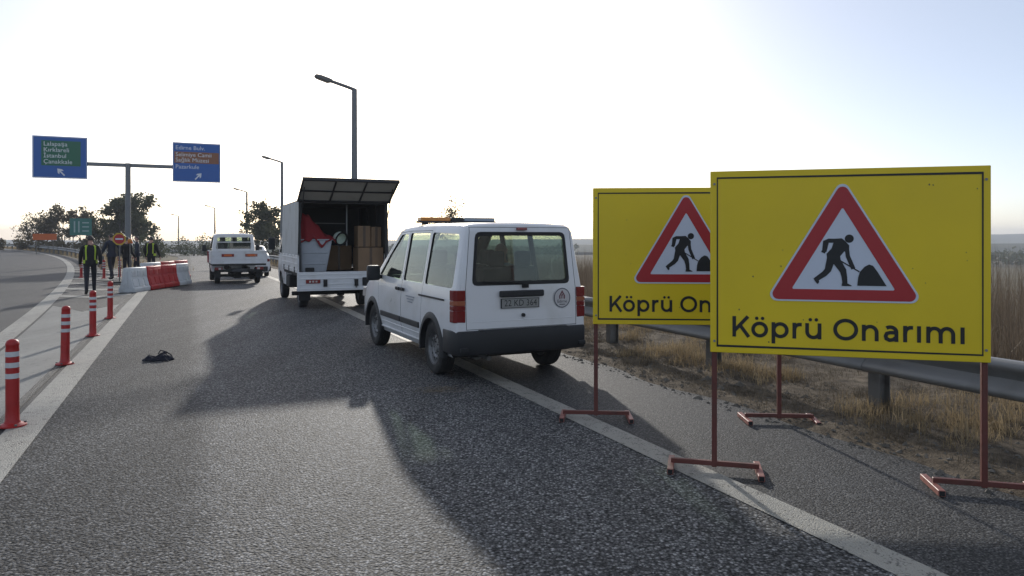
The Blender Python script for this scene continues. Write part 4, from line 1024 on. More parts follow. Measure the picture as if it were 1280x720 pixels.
tr_tail = Vector((-3.93, 16.72, 0))
ht, rt = heading(TRUCK_H)
# put the tail so that its left edge stands at (-4.83, 16.35)
tr0 = Vector((-4.80, 16.30, 0)) + rt * .95
truck = make_truck(tr0)
def in_truck(x, y, z): return tr0 + rt * x + ht * y + Vector((0, 0, z))
# load
def carton(x, y, z, d, label, rz=0.0):
    o = thing('carton', label, 'box', in_truck(x, y, z), TRUCK_H + rz, 'cartons in the truck')
    MB().box((0, 0, d[2] / 2), d).build('box', M['carton'], o, bevel=.008)
    MB().box((0, -d[1] / 2 - .001, d[2] / 2), (.06, .003, d[2] - .01)).build('tape_strip', M['tape'], o)
    MB().box((0, 0, d[2] + .001), (.06, d[1] - .01, .003)).build('tape_strip', M['tape'], o)
    return o
ZF = .855
carton(.76, .55, ZF, (.60, .60, .56), 'large brown carton at the bottom right of the truck box')
carton(.63, .60, ZF + .575, (.30, .45, .50), 'tall brown carton on top, nearer the middle of the truck')
carton(.92, .58, ZF + .575, (.24, .40, .48), 'narrow brown carton on top, against the right tarpaulin')
carton(.20, 1.55, ZF, (.62, .6, .6), 'brown carton deep inside the truck box in shadow')
tb = thing('plastic_tub', 'pale grey plastic crate bin standing at left of the truck box', 'bin', in_truck(-.50, .55, ZF), TRUCK_H)
mb = MB(); mb.prism([(-.33, 0), (.22, 0), (.36, .74), (-.36, .74)], 'y', -.32, .32); mb.build('bin_body', M['tub'], tb, bevel=.03, smooth=50)
for z in (.2, .45): MB().box((-.03, -.328, z), (.44 + z * .3, .02, .03)).build('bin_rib', M['tub'], tb, bevel=.006)
MB().box((0, 0, .745), (.76, .68, .03)).build('bin_rim', M['tub'], tb, bevel=.01)
MB().box((-.15, -.30, .06), (.2, .10, .10)).build('base_wheel', M['black'], tb, bevel=.02)
# red cloth draped over the bin
n = 30; vo = []
for i in range(n):
    for k in range(n):
        u, v = i / (n - 1), k / (n - 1)
        x = -.38 + u * .82; y = -.37 + v * .72
        top = .78 + .52 * math.exp(-((x + .30) ** 2) / .07) * sm(0, .3, v) + .22 * math.exp(-((x - .02) ** 2) / .05) * sm(0, .4, v)
        z = top + .05 * noise.noise(Vector((x * 7, y * 7, 1))) + .03 * math.sin(x * 30 + y * 9)
        hang = .05 + .16 * math.exp(-((x - .14) ** 2) / .008) + .04 * math.sin(x * 17)
        if v < .2: z -= (1 - v / .2) * hang
        vo.append((x, y + .02 * math.sin(u * 22), z))
mb = MB(); mb.add(vo, [(i * n + k, i * n + k + 1, (i + 1) * n + k + 1, (i + 1) * n + k) for i in range(n - 1) for k in range(n - 1)])
rc = mb.build('cloth', M['redcloth'], None, smooth=80, loc=in_truck(-.50, .55, ZF), rot=(0, 0, TRUCK_H)); md = rc.modifiers.new('t', 'SOLIDIFY'); md.thickness = .012
tag(rc, 'crumpled dark red cloth heaped over the pale bin in the truck', 'cloth')
hc = MB(); hc.lathe([(.13, 0), (.15, .03), (.145, .11), (.11, .17), (.05, .2), (0, .205)], 20, 'y'); hm = hc.build('helmet', mat('pale helmet plastic', (.62, .70, .60), .4), None, smooth=50, loc=in_truck(.10, .42, 1.62), rot=(R(20), 0, TRUCK_H + .5))
tag(hm, 'pale round plastic cap hanging beside the red cloth in the truck', 'helmet')
MB().lathe([(.15, .02), (.18, .0), (.17, -.015), (.13, 0)], 20, 'y').build('rim', M['black'], hm, smooth=50)

# ================================================================== WHITE PICKUP
def make_pickup(loc, rz):
    """origin: ground under the middle of the tailgate"""
    root = thing('pickup_truck', 'white drop side pickup with orange reflectors on its tailgate', 'pickup truck', loc, rz)
    W = .94; Lb = 2.35; zf = .76
    MB().box((0, Lb / 2, zf - .04), (2 * W - .05, Lb, .07)).build('bed_floor', M['chassis'], root)
    for sg in (-1, 1):
        o = MB().box((sg * W, Lb / 2, zf + .23), (.03, Lb - .03, .46)).build('side_board', M['white_dirty'], root, bevel=.006)
        for z in (zf + .1, zf + .34): MB().box((sg * (W + .018), Lb / 2, z), (.012, Lb - .06, .03)).build('board_rib', M['white_dirty'], o, bevel=.003)
    tg = MB().box((0, 0, zf + .23), (2 * W - .02, .035, .48)).build('tailgate', M['white_dirty'], root, bevel=.006)
    for z in (zf + .02, zf + .16, zf + .44): MB().box((0, -.022, z), (2 * W - .06, .012, .022)).build('tailgate_rib', M['white_dirty'], tg, bevel=.003)
    for sg in (-1, 1):
        pl_ = MB().box((sg * .40, -.028, zf + .30), (.42, .018, .105)).build('reflector_plate', M['red_lens'], tg, bevel=.004)
        MB().box((sg * .40, -.039, zf + .30), (.26, .004, .07)).build('orange_field', M['orange'], pl_)
        tl = MB().box((sg * .70, .10, .58), (.26, .06, .11)).build('tail_lamp', M['red_lens'], root, bevel=.01)
        MB().box((sg * .66, .066, .58), (.09, .01, .07)).build('reversing_lens', M['clear'], tl)
        MB().box((sg * .72, .42, .40), (.22, .012, .3)).build('mud_flap', M['black'], root)
        wheel(root, sg * .70, .92, .30, .18, sg, zc=.30); wheel(root, sg * .74, 3.40, .30, .17, sg, zc=.30)
    ch = MB()
    for x in (-.32, .32): ch.box((x, 1.9, .56), (.08, 3.7, .14))
    ch.box((0, .1, .50), (1.4, .08, .09)); ch.build('chassis', M['chassis'], root)
    MB().cyl((-.9, .92, .3), (.9, .92, .3), .05).box((0, .92, .32), (.26, .3, .26)).build('rear_axle', M['chassis'], root, bevel=.02)
    pl_ = MB().box((0, .05, .52), (.50, .012, .11)).build('number_plate', M['interior'], root)
    MB().box((0, 1.6, .44), (.5, .5, .16)).build('spare_wheel_carrier', M['chassis'], root, bevel=.05)
    S = Shell([(2.46, 1.80, .96), (2.52, 1.84, .99), (3.1, 1.86, 1), (3.45, 1.83, 1), (3.62, 1.76, 1), (4.02, 1.20, .99), (4.2, 1.0, .98), (4.36, .88, .94), (4.42, .7, .9)], .38, [(.38, .80), (.5, .83), (.8, .845), (.95, .84), (1.08, .83)], 1.08, .14)
    wins = [round_poly([(2.64, 1.12), (2.64, 1.74), (3.42, 1.71), (3.78, 1.16)], .05)]
    cab(root, S, 2.46, wins, round_poly([(-.66, 1.26), (.66, 1.26), (.60, 1.71), (-.60, 1.71)], .05), [(3.68, 1.80), (4.12, 1.16), (3.94, 1.06), (3.48, 1.68)], [(3.62, 1.735), (4.00, 1.18)], (3.40, .30, .39),
        [(2.56, .50), (2.56, 1.78), (3.46, 1.76), (3.86, 1.12), (3.90, .78), (3.74, .74), (3.66, .68), (3.0, .50)])
    for sg in (-1, 1):
        o = MB().box((sg * 1.02, 3.74, 1.28), (.15, .08, .26)).build('wing_mirror', M['plastic'], root, bevel=.025)
        MB().tube([(sg * .82, 3.76, 1.22), (sg * 1.0, 3.76, 1.24)], .02, 6).build('mirror_arm', M['frame'], o)
        MB().box((sg * .6, 4.40, .72), (.32, .06, .16)).build('headlamp', M['clear'], root, bevel=.02)
    MB().box((0, 4.44, .50), (1.6, .1, .2)).build('front_bumper', M['plastic'], root, bevel=.03)
    for x in (-.4, .02, .42): seat(root, x, 2.95, .42, base=.86)
    MB().tube([(-.62, 2.36, 1.20), (-.62, 2.36, 1.52), (.62, 2.36, 1.52), (.62, 2.36, 1.20)], .02, 6).build('headboard_frame', M['white_dirty'], root)
    return root
pk_h = ROAD_ANG + R(1.5)
hp, rp_ = heading(pk_h)
pk0 = (at(263.5, 26.0) + at(334.5, 26.75)) / 2
pk = make_pickup((pk0.x, pk0.y, gz(29, 0)), pk_h)
rb = MB().box((0, 0, .20), (.55, .4, .40)); o = rb.build('crate', M['redcloth'], None, bevel=.03, loc=pk0 + rp_ * -.72 + hp * 1.7 + Vector((0, 0, .757 + gz(29, 0))), rot=(0, 0, pk_h)); tag(o, 'red crate standing in the bed of the drop side pickup', 'crate')
MB().box((0, 0, .41), (.57, .42, .03)).build('lid', M['redcloth'], o, bevel=.008)

# ---------------------------------------------------------------- car half hidden beyond the pickup
def make_car(loc, rz):
    root = thing('parked_car', 'white saloon car parked beyond the drop side pickup, mostly hidden by it', 'car', loc, rz)
    S = Shell([(-.92, .98, .90), (-.88, 1.03, .95), (-.4, 1.07, .99), (-.15, 1.10, 1), (.35, 1.38, 1), (.8, 1.43, 1), (1.4, 1.42, 1), (1.75, 1.34, 1), (2.35, 1.0, 1), (2.5, .95, 1), (3.1, .86, .97), (3.4, .74, .9), (3.46, .6, .84)], .24, [(.24, .76), (.34, .82), (.5, .85), (.7, .85), (.82, .84), (.92, .82)], .92, .30)
    sh = S.loft().build('body', M['white']); cutall(sh, [(S.loft(.034), [M['interior']])])
    ar = MB()
    for y in (0, 2.55):
        for sg in (-1, 1): ar.cyl((sg * .55, y, .3), (sg * 1.2, y, .3), .34, seg=28)
    c = temp(ar, M['chassis']); boolean(sh, c); kill(c)
    wn_ = [round_poly([(.22, .97), (.50, 1.30), (.92, 1.345), (.92, .97)], .03), round_poly([(1.0, .97), (1.0, 1.345), (1.42, 1.335), (1.70, 1.25), (2.15, .98)], .03)]
    mb = MB()
    for p in wn_: mb.prism(p, 'x', .4, 1.2); mb.prism(p, 'x', -1.2, -.4)
    mb.prism([(-.12, 1.2), (.30, 1.42), (.42, 1.30), (.02, 1.06)], 'x', -.56, .56); mb.prism([(1.82, 1.40), (2.32, 1.10), (2.24, .96), (1.72, 1.24)], 'x', -.58, .58)
    c = temp(mb, M['black']); boolean(sh, c); kill(c)
    sh.parent = root; shade(sh.data, 32)
    for p in wn_:
        for sg in (-1, 1): S.pane(p, sg).build('side_window', M['glass'], root)
    for nm, a, b_ in (('rear_window', (-.08, 1.12), (.34, 1.355)), ('windscreen', (1.76, 1.315), (2.30, 1.01))):
        g = MB(); g.add([(-.6, *a), (.6, *a), (.6, *b_), (-.6, *b_)], [(0, 1, 2, 3)]); g.build(nm, M['glass'], root)
    for sg in (-1, 1):
        MB().box((sg * .66, -.90, .78), (.26, .06, .13)).build('tail_lamp', M['red_lens'], root, bevel=.015)
        MB().box((sg * .6, 3.40, .62), (.3, .08, .12)).build('headlamp', M['clear'], root, bevel=.02)
        MB().box((sg * .92, 1.95, 1.0), (.16, .09, .12)).build('wing_mirror', M['plastic'], root, bevel=.02)
        for y in (0, 2.55): wheel(root, sg * .73, y, .295, .18, sg)
    MB().prism([(-.85, -.5), (-.85, -.85), (-.6, -.97), (.6, -.97), (.85, -.85), (.85, -.5), (.78, -.5), (.7, -.8), (-.7, -.8), (-.78, -.5)], 'z', .27, .50).build('rear_bumper', M['plastic'], root, bevel=.02)
    MB().box((0, 3.46, .40), (1.5, .12, .22)).build('front_bumper', M['plastic'], root, bevel=.03)
    MB().box((0, 1.3, .28), (1.0, 3.4, .08)).build('underbody', M['chassis'], root)
    for x in (-.36, .36): seat(root, x, 1.35, .48, base=.45); seat(root, x, .55, .48, base=.45)
    return root
cr = at(339, 33.0); hcar, rcar = heading(ROAD_ANG)
cr = cr - rcar * .85 + hcar * .92
make_car((cr.x, cr.y, gz(37, 1)), ROAD_ANG)

# ================================================================== BOLLARDS AND BARRIERS
def make_bollard(label, loc, group='flexible red bollards along the gore', tilt=0.0):
    root = thing('bollard', label, 'bollard', loc, random.uniform(0, 6), group)
    b = MB().lathe([(0, .012), (.095, .012), (.108, .0), (.108, .012), (.085, .02), (.064, .03), (.055, .05), (.052, .14), (.052, .66), (.049, .70), (.052, .705), (.052, .72), (.042, .745), (.02, .757), (0, .76)], 20).build('tube', M['bollard'], root, smooth=40)
    for z in (.44, .535, .63): MB().lathe([(.0535, z - .022), (.0538, z), (.0535, z + .022)], 20).build('reflective_band', M['reflect'], root, smooth=40)
    for a in range(4): MB().cyl((.098 * math.cos(a * 1.571), .098 * math.sin(a * 1.571), .015), (.098 * math.cos(a * 1.571), .098 * math.sin(a * 1.571), .028), .012, seg=6).build('anchor_bolt', M['galv_dark'], root)
    root.rotation_euler.x = tilt
    return root
B0 = make_bollard('red white banded bollard alone at the near end of the gore line', px(15.5, 533) + Vector((0, 0, .005)))
for s_, lab in ((11.0, 'red white banded bollard, second along the gore line from its near end'), (14.0, 'red white banded bollard, third along the gore line from its near end'), (16.9, 'red white banded bollard last in the gore line, before the hatching')):
    c = copy_tree(B0); c.location = st(s_, -1.48, .005); c['label'] = lab; c.rotation_euler = (R(random.uniform(-1.5, 1.5)), R(random.uniform(-1.5, 1.5)), random.uniform(0, 6))
for pxl, lab in (((101.5, 347), 'red white banded bollard by the left road line beside the walking person'), ((130, 348), 'red white banded bollard between walking person and navy jacket'), ((149.5, 346), 'red white banded bollard beside the white barrier end')):
    c = copy_tree(B0); c.location = px(*pxl); c['label'] = lab

def make_barrier(colm, label, loc, rz, L=1.22, group='water filled plastic barriers'):
    root = thing('plastic_barrier', label, 'barrier', loc, rz, group)
    prof = [(-.24, 0), (-.24, .12), (-.205, .16), (-.135, .42), (-.115, .70), (-.10, .74), (.10, .74), (.115, .70), (.135, .42), (.205, .16), (.24, .12), (.24, 0)]
    mb = MB(); mb.prism(prof, 'y', -L / 2, L / 2)
    b = mb.build('shell', M[colm], root, bevel=.018, smooth=40)
    for sg in (-1, 1):
        for y in (-.36, 0, .36):   # recessed-looking raised panels on the flanks
            p = MB(); q = Matrix.Rotation(sg * R(15), 3, 'Y')
            p.box((sg * .178, y, .29), (.02, .24, .24), Matrix.Rotation(-sg * R(15), 3, 'Y')); p.build('flank_panel', M[colm], root, bevel=.008)
            MB().box((sg * .132, y, .56), (.02, .22, .16), Matrix.Rotation(-sg * R(4), 3, 'Y')).build('flank_panel', M[colm], root, bevel=.008)
    for y in (-L / 2 - .012, L / 2 + .012): MB().box((0, y, .40), (.08, .03, .5)).build('joint_tongue', M[colm], root, bevel=.008)
    MB().cyl((0, .3, .735), (0, .3, .76), .045, seg=12).build('filler_cap', M['black'], root)
    return root
def at_row(x, z): return (x, z, 0)
a0 = px(168, 366); a1 = px(240.5, 354.5)
dirv = (a1 - a0); LT = dirv.length; dirv.normalize(); off = Vector((-dirv.y, dirv.x, 0)) * .24
rzb = math.atan2(-dirv.x, dirv.y)
for i, (cm, lab) in enumerate((('bar_white', 'white plastic barrier at the near end of the row by the walking person'), ('bar_red', 'red plastic barrier next to the near white barrier'), ('bar_red', 'red plastic barrier next to the far white barrier end'), ('bar_white', 'white plastic barrier at the end beside the pickup'))):
    c = a0 + dirv * (LT / 4 * (i + .5)) + off
    make_barrier(cm, lab, c, rzb + R((0, 2.5, -2, 1)[i]), LT / 4 - .03)
b0 = at(166, 26.0)
for i, (cm, lab) in enumerate((('bar_white', 'white plastic barrier in the row behind, in front of the black jacket'), ('bar_red', 'red plastic barrier in the row behind, in front of the safety vest'), ('bar_red', 'red plastic barrier in the row behind, farthest of its row'))):
    make_barrier(cm, lab, b0 + dirv * (1.24 * i + .62) + Vector((.35, 0, 0)), rzb, 1.2)

# dark cloth lying on the lane
n = 34; vo = []
for i in range(n):
    for k in range(n):
        u, v = i / (n - 1) * 2 - 1, k / (n - 1) * 2 - 1
        r = math.hypot(u, v)
        x = .19 * u * (1 - .12 * v * v) + .02 * math.sin(v * 4); y = .11 * v + .03 * math.sin(u * 5)
        h = max(0, 1 - u ** 4) * max(0, 1 - v ** 4)
        f = noise.fractal(Vector((u * 2.2, v * 2.6, 4)), 1, 2, 4)
        vo.append((x, y, .006 + h * (.055 + .05 * f + .02 * math.sin(u * 7 + v * 3))))
mb = MB(); mb.add(vo, [(i * n + k, i * n + k + 1, (i + 1) * n + k + 1, (i + 1) * n + k) for i in range(n - 1) for k in range(n - 1)])
g = mb.build('dropped_cloth', mat('dark navy cloth', (.010, .011, .022), .85, bump=.3), None, smooth=80, loc=px(198, 450), rot=(0, 0, R(6))); g.modifiers.new('t', 'SOLIDIFY').thickness = .008
tag(g, 'crumpled dark navy cloth lying alone on the lane asphalt', 'cloth')
MB().tube([(-.02, .05, .07), (.0, .07, .12), (.06, .09, .10), (.13, .10, .055), (.15, .07, .02)], .009, 6).build('strap', MATS['dark navy cloth'], g)

# ================================================================== GANTRY WITH DIRECTION SIGNS
GP_ = at(160, 50.0)
gs, gt = to_st(GP_)
GZ = gz(gs, gt)
gr = thing('sign_gantry', 'grey steel T shaped sign gantry standing in the gore', 'gantry', (GP_.x, GP_.y, GZ), ROAD_ANG)
MB().cyl((0, 0, 0), (0, 0, 6.75 - GZ), .20, .165, seg=20).build('mast', M['pole'], gr, smooth=40)
MB().box((0, .1, 6.62 - GZ), (11.0, .22, .24)).build('cross_arm', M['pole'], gr, bevel=.02)
MB().box((0, 0, .03), (.7, .7, .06)).build('base_plate', M['galv_dark'], gr)
for a in range(4): MB().prism([(.19, .06), (.34, .06), (.19, .4)], 'y', -.01, .01).build('gusset', M['pole'], gr, rot=(0, 0, a * R(90)))
ggl = []
def dir_sign(x0, x1, label):
    zb, zt = 5.58 - GZ, 8.36 - GZ
    c = GP_ + Vector((math.cos(ROAD_ANG), math.sin(ROAD_ANG), 0)) * ((x0 + x1) / 2)
    o = thing('direction_sign', label, 'road sign', (c.x, c.y, GZ + zb), ROAD_ANG, 'direction signs on the gantry')
    w = x1 - x0; h = zt - zb
    b = MB().box((0, -.06, h / 2), (w, .05, h)).build('board', M['blue'], o, bevel=.01)
    MB().strip([(-w / 2 + .05, .05), (w / 2 - .05, .05), (w / 2 - .05, h - .05), (-w / 2 + .05, h - .05)], .03, True, .0875).build('border', M['text'], b, recalc=False)
    for z in (.7, 2.0): MB().box((0, .0, z), (w - .1, .06, .08)).build('back_rail', M['galv'], o)
    return o, b, w, h
def arrow(b, x, z, ang, s):
    pts = [(-.07, -.5), (.07, -.5), (.07, .1), (.28, -.08), (.28, .14), (0, .5), (-.28, .14), (-.28, -.08), (-.07, .1)]
    c, sn = math.cos(ang), math.sin(ang)
    MB().flat([(x + (u * c - v * sn) * s, z + (u * sn + v * c) * s) for u, v in pts], .0885).build('arrow', M['text'], b)
o, b, w, h = dir_sign(-5.56, -2.42, 'blue direction sign with green panel of four town names on the gantry')
MB().box((.06, -.0865, h - 1.12), (2.25, .006, 1.66)).build('green_panel', M['green'], b)
for i, t_ in enumerate(('Lalapaşa', 'Kırklareli', 'İstanbul', 'Çanakkale')): text(t_, .40, M['text'], b, (-.95, -.0905, h - .52 - i * .39), align='LEFT')
arrow(b, .05, .42, R(42), .62)
o, b, w, h = dir_sign(2.77, 5.90, 'blue direction sign with brown panel on the right arm of the gantry')
MB().box((0, -.0865, h - 1.05), (2.9, .006, .80)).build('brown_panel', M['brown'], b)
for t_, z in (('Edirne Bulv.', h - .38), ('Selimiye Camii', h - .86), ('Sağlık Müzesi', h - 1.24), ('Pazarkule', h - 1.72)): text(t_, .40, M['text'], b, (-1.38, -.0905, z), align='LEFT', width=None)
arrow(b, .1, .42, R(-42), .62)

# ================================================================== SMALL SIGNS
p = at(149.5, 26.3)
ne = thing('no_entry_sign', 'round red no entry sign on yellow backing behind the barriers', 'road sign', p, R(12))
MB().cyl((0, 0, 0), (0, 0, 1.75), .022, seg=10).build('post', M['galv_dark'], ne)
MB().box((0, .0, .03), (.5, .4, .06)).build('base', M['black'], ne, bevel=.01)
bk = MB().prism([(.235 * math.cos(a), 1.60 + .235 * math.sin(a)) for a in np.linspace(R(22.5), R(382.5), 9)[:-1]], 'y', -.035, -.022).build('yellow_backing', mat('dull yellow sheeting', (.55, .36, .03), .5), ne)
dk = MB().prism(ell(0, 1.60, .175, .175, n=28)[:-1], 'y', -.040, -.036).build('red_disc', M['signred'], bk)
MB().box((0, -.042, 1.60), (.25, .003, .055)).build('white_bar', M['signwhite'], dk)
p = at(162.5, 27.5)
wl = thing('warning_lamp', 'amber warning lamp on thin post beside the no entry sign', 'lamp', p, 0)
MB().cyl((0, 0, 0), (0, 0, 1.45), .018, seg=8).build('post', M['galv_dark'], wl); MB().box((0, 0, .03), (.3, .3, .06)).build('base', M['black'], wl)
MB().lathe([(0, -.03), (.075, -.025), (.085, 0), (.075, .025), (0, .03)], 18, 'y').build('lens', M['amber'], wl, smooth=50, loc=(0, -.01, 1.54))
MB().box((0, .03, 1.47), (.15, .06, .08)).build('battery_case', M['orange'], wl)
p = at(56, 72.0)
og = thing('orange_board', 'orange rectangular board on two posts beyond the left road', 'road sign', p, R(35))
MB().box((0, 0, 1.72), (2.0, .03, .62)).build('board', M['orange'], og)
for x in (-.7, .7): MB().cyl((x, .04, 0), (x, .04, 1.95), .03, seg=8).build('post', M['galv_dark'], og)
p = at(101, 88.0)
tl = thing('green_sign', 'teal green road sign on two posts in front of the trees', 'road sign', p, R(28))
b = MB().box((0, 0, 2.95), (2.3, .05, 2.05)).build('board', M['teal'], tl)
for x in (-.8, .8): MB().cyl((x, .07, -.2), (x, .07, 3.9), .05, seg=8).build('post', M['galv_dark'], tl)
pale = mat('faded pale print', (.30, .42, .40), .5)
for x, a in ((-.65, 0), (-.2, 0)): MB().box((x, -.028, 2.95), (.16, .004, 1.35)).build('pale_stroke', pale, b)
for z in (2.45, 2.95, 3.45): MB().box((.5, -.028, z), (.7, .004, .14)).build('pale_stroke', pale, b)

# ================================================================== STREET LAMPS
def make_lamp(label, base, rz):
    root = thing('street_lamp', label, 'street lamp', base, rz, 'street lamps along the right road edge')
    MB().cyl((0, 0, 0), (0, 0, 8.35), .16, .12, seg=14).build('pole', M['pole'], root, smooth=40)
    MB().box((0, 0, .02), (.36, .36, .04)).build('base_plate', M['galv_dark'], root)
    MB().box((0, -.105, .9), (.12, .03, .35)).build('service_door', M['galv_dark'], root)
    MB().tube([(.05, 0, 8.28), (0, 0, 8.33), (-.3, 0, 8.42), (-1.1, 0, 8.64)], .075, 8).build('arm', M['pole'], root, smooth=50)
    h = MB(); h.prism([(-1.0, 8.58), (-1.0, 8.68), (-1.15, 8.74), (-1.5, 8.84), (-1.72, 8.86), (-1.78, 8.80), (-1.7, 8.70), (-1.2, 8.54)], 'y', -.17, .17)
    hd = h.build('lamp_head', M['galv_dark'], root, bevel=.03, smooth=50)
    MB().prism([(-1.22, 8.56), (-1.66, 8.70), (-1.66, 8.67), (-1.22, 8.53)], 'y', -.09, .09).build('lamp_glass', M['clear'], hd)
    return root
l0 = None
lamps = [(443, 33, 'street lamp on tall pole rising behind the tarpaulin truck'), (352.5, 66, 'street lamp just left of the tarpaulin truck, beside the lone tree'), (308.5, 100, 'street lamp rising above the right side of the pickup cab'), (268.5, 134, 'street lamp rising above the left side of the pickup cab'), (223, 170, 'most distant street lamp, standing clear left of the pickup')]
for xx, Z, lab in lamps:
    p = at(xx, Z); s_, t_ = to_st(p); zt = {33: 112, 66: 203, 100: 240, 134: 260, 170: 270}[Z]
    top = CH + (HZ - zt) / F * Z
    loc = Vector((p.x, p.y, top - 8.33)); 
    d = math.atan2(.0025 * max(0, s_ - 100), 1)
    if l0 is None: l0 = make_lamp(lab, loc, ROAD_ANG); o = l0
    else: o = copy_tree(l0); o.location = loc; o['label'] = lab; o.rotation_euler = (0, 0, ROAD_ANG + d)

# ================================================================== GUARD RAILS
def rail_profile():   # (offset towards the road, height)
    return [(.0, .395), (.045, .40), (.075, .425), (.08, .455), (.055, .485), (.02, .515), (.0, .55), (.02, .585), (.055, .615), (.08, .645), (.075, .675), (.045, .70), (.0, .705)]
def guard_rail(label, path, side, post_at, sec=4.3, name='guard_rail', rough_end=None):
    """path(s) -> world point on the rail's face line; side: unit towards the road given s"""
    s0, s1 = path[1], path[2]; f = path[0]
    base = f(s0)
    root = thing(name, label, 'guard rail', base, 0)
    s = s0; prof = rail_profile(); n = len(prof)
    while s < s1 - .1:
        e = min(s + sec + .12, s1); mb = MB(); k = 5; vo = []
        for q in lin(s, e, k):
            p = f(q) - base; sd = side(q)
            for o_, z in prof: vo.append(p + sd * (o_ + .004 * ((int((s - s0) / sec)) % 2)) + Vector((0, 0, z)))
        mb.add(vo, [(a * n + i, a * n + i + 1, (a + 1) * n + i + 1, (a + 1) * n + i) for a in range(k - 1) for i in range(n - 1)])
        o = mb.build('rail_beam', M['galv'], root, smooth=50, recalc=False); o.modifiers.new('t', 'SOLIDIFY').thickness = .004
        s += sec
    prev = None
    for q in post_at:
        p = f(q) - base; sd = side(q); a = math.atan2(sd.y, sd.x)
        if prev is None:
            mb = MB(); mb.prism([(-.075, -.06), (-.075, .06), (-.065, .06), (-.065, .008), (.065, .008), (.065, .06), (.075, .06), (.075, -.06), (.065, -.06), (.065, -.008), (-.065, -.008), (-.065, -.06)], 'z', -.5, .70)
            prev = mb.mesh('post', M['galv_dark']); sp = MB().box((.0, 0, .55), (.10, .09, .28)).mesh('spacer_block', M['galv_dark'])
        rot = (0, 0, a)
        obj('post', prev, root, p - sd * .17, rot); obj('spacer_block', sp, root, p - sd * .052, rot)
    return root
post_s = [4.91 + 2.385 * i for i in range(-4, 34)]
guard_rail('long galvanised guard rail on the dirt verge beside the right shoulder', (lambda s: st(s, 5.82 + crv(s)), -8, 88), lambda s: -RN, post_s)
far_posts = [92 + 4 * i for i in range(30)]
guard_rail('distant guard rail curving left beyond the pickup', (lambda s: st(s, 5.82 + crv(s)), 88, 215), lambda s: -RN, far_posts, sec=8.6)
guard_rail('guard rail along the outer curve of the left road before the trees', (lambda s: st(s, lft(s) + 1.3), 44, 150), lambda s: -RN, [45 + 4 * i for i in range(26)], sec=8.6)

# ================================================================== PLANTS
def blades(name, pts, h, w, spread, m_, kind='stuff', parent=None, bend=.3, per=1):
    """thin tapering blades, two quads each"""
    V = []; Fc = []
    for (x, y, z, hh) in pts:
        for _ in range(per):
            a = random.uniform(0, 6.283); ln = hh * random.uniform(.6, 1.15); b = random.gauss(0, bend); c = random.uniform(0, 6.283)
            dx, dy = math.cos(a), math.sin(a); ox, oy = random.gauss(0, spread), random.gauss(0, spread)
            px_, py_ = x + ox, y + oy; lx, ly = math.cos(c) * b * ln, math.sin(c) * b * ln
            i = len(V); ww = w * random.uniform(.6, 1.3)
            V += [(px_ - dx * ww, py_ - dy * ww, z - .03), (px_ + dx * ww, py_ + dy * ww, z - .03), (px_ + lx * .4 - dx * ww * .8, py_ + ly * .4 - dy * ww * .8, z + ln * .55), (px_ + lx * .4 + dx * ww * .8, py_ + ly * .4 + dy * ww * .8, z + ln * .55), (px_ + lx, py_ + ly, z + ln * max(.25, 1 - abs(b) * .6))]
            Fc += [(i, i + 1, i + 3, i + 2), (i + 2, i + 3, i + 4)]
    me = bpy.data.meshes.new(name); me.from_pydata(V, [], Fc); me.materials.append(m_)
    o = obj(name, me, parent); o['kind'] = kind; return o
# reed bed below the embankment
pts = []
while len(pts) < 42000:
    s_ = random.uniform(-14, 120) if random.random() < .4 else random.uniform(-14, 45); t_ = 8.3 + abs(random.gauss(0, 1)) * (9 if s_ < 50 else 14)
    if noise.noise(Vector((s_ * .25, t_ * .25, 2))) < -.28: continue
    p = RD * s_ + RN * (t_ + crv(s_)); z = ground_right(s_, t_ + crv(s_)) 
    h_ = (.9 + 2.4 * sm(8.3, 13.0, t_)) * (1 + .25 * noise.noise(Vector((s_ * .4, t_ * .4, 6))))
    pts.append((p.x, p.y, z, h_))
tag(blades('dry_reeds', pts, 1, .007, .12, M['reed'], per=3, bend=.22), 'tall brown dry reeds filling the low ground beyond the guard rail', 'reeds')
# dry grass along the rail and on the verge
pts = []
for _ in range(2300):
    s_ = random.uniform(-2, 34); t_ = random.choice((random.gauss(6.1, .25), random.gauss(6.8, .5), random.uniform(5.35, 8.2)))
    if t_ < 5.3 or noise.noise(Vector((s_ * .8, t_ * .8, 11))) < -.02: continue
    p = RD * s_ + RN * t_; pts.append((p.x, p.y, ground_right(s_, t_), random.uniform(.06, .24)))
tag(blades('dry_grass', pts, 1, .0028, .07, M['straw'], per=34, bend=.75), 'tufts of dry yellow grass on the dirt verge', 'grass')
pts = []
for _ in range(1500):
    s_ = random.uniform(34, 130); t_ = random.uniform(5.4, 8.5); p = RD * s_ + RN * (t_ + crv(s_)); pts.append((p.x, p.y, gz(s_, 6) - .02, random.uniform(.15, .5)))
for _ in range(1800):
    s_ = random.uniform(46, 150); t_ = lft(s_) + random.uniform(1.5, 6); p = RD * s_ + RN * t_; pts.append((p.x, p.y, gz(s_, t_) - .05, random.uniform(.15, .5)))
tag(blades('roadside_grass', pts, 1, .012, .2, M['straw'], per=8, bend=.4), 'dry roadside grass lining the far carriageways', 'grass')
pts = []
for _ in range(4200):
    s_ = random.uniform(-2, 26); t_ = 5.05 + abs(random.gauss(0, 1.5))
    if t_ > 8.2 or noise.noise(Vector((s_ * 1.1, t_ * 1.3, 31))) < -.12: continue
    p = RD * s_ + RN * t_; pts.append((p.x, p.y, ground_right(s_, t_), random.uniform(.03, .11)))
tag(blades('matted_weeds', pts, 1, .0022, .09, M['weed'], per=16, bend=1.5), 'matted grey brown dead weeds lying over the verge soil', 'weeds')
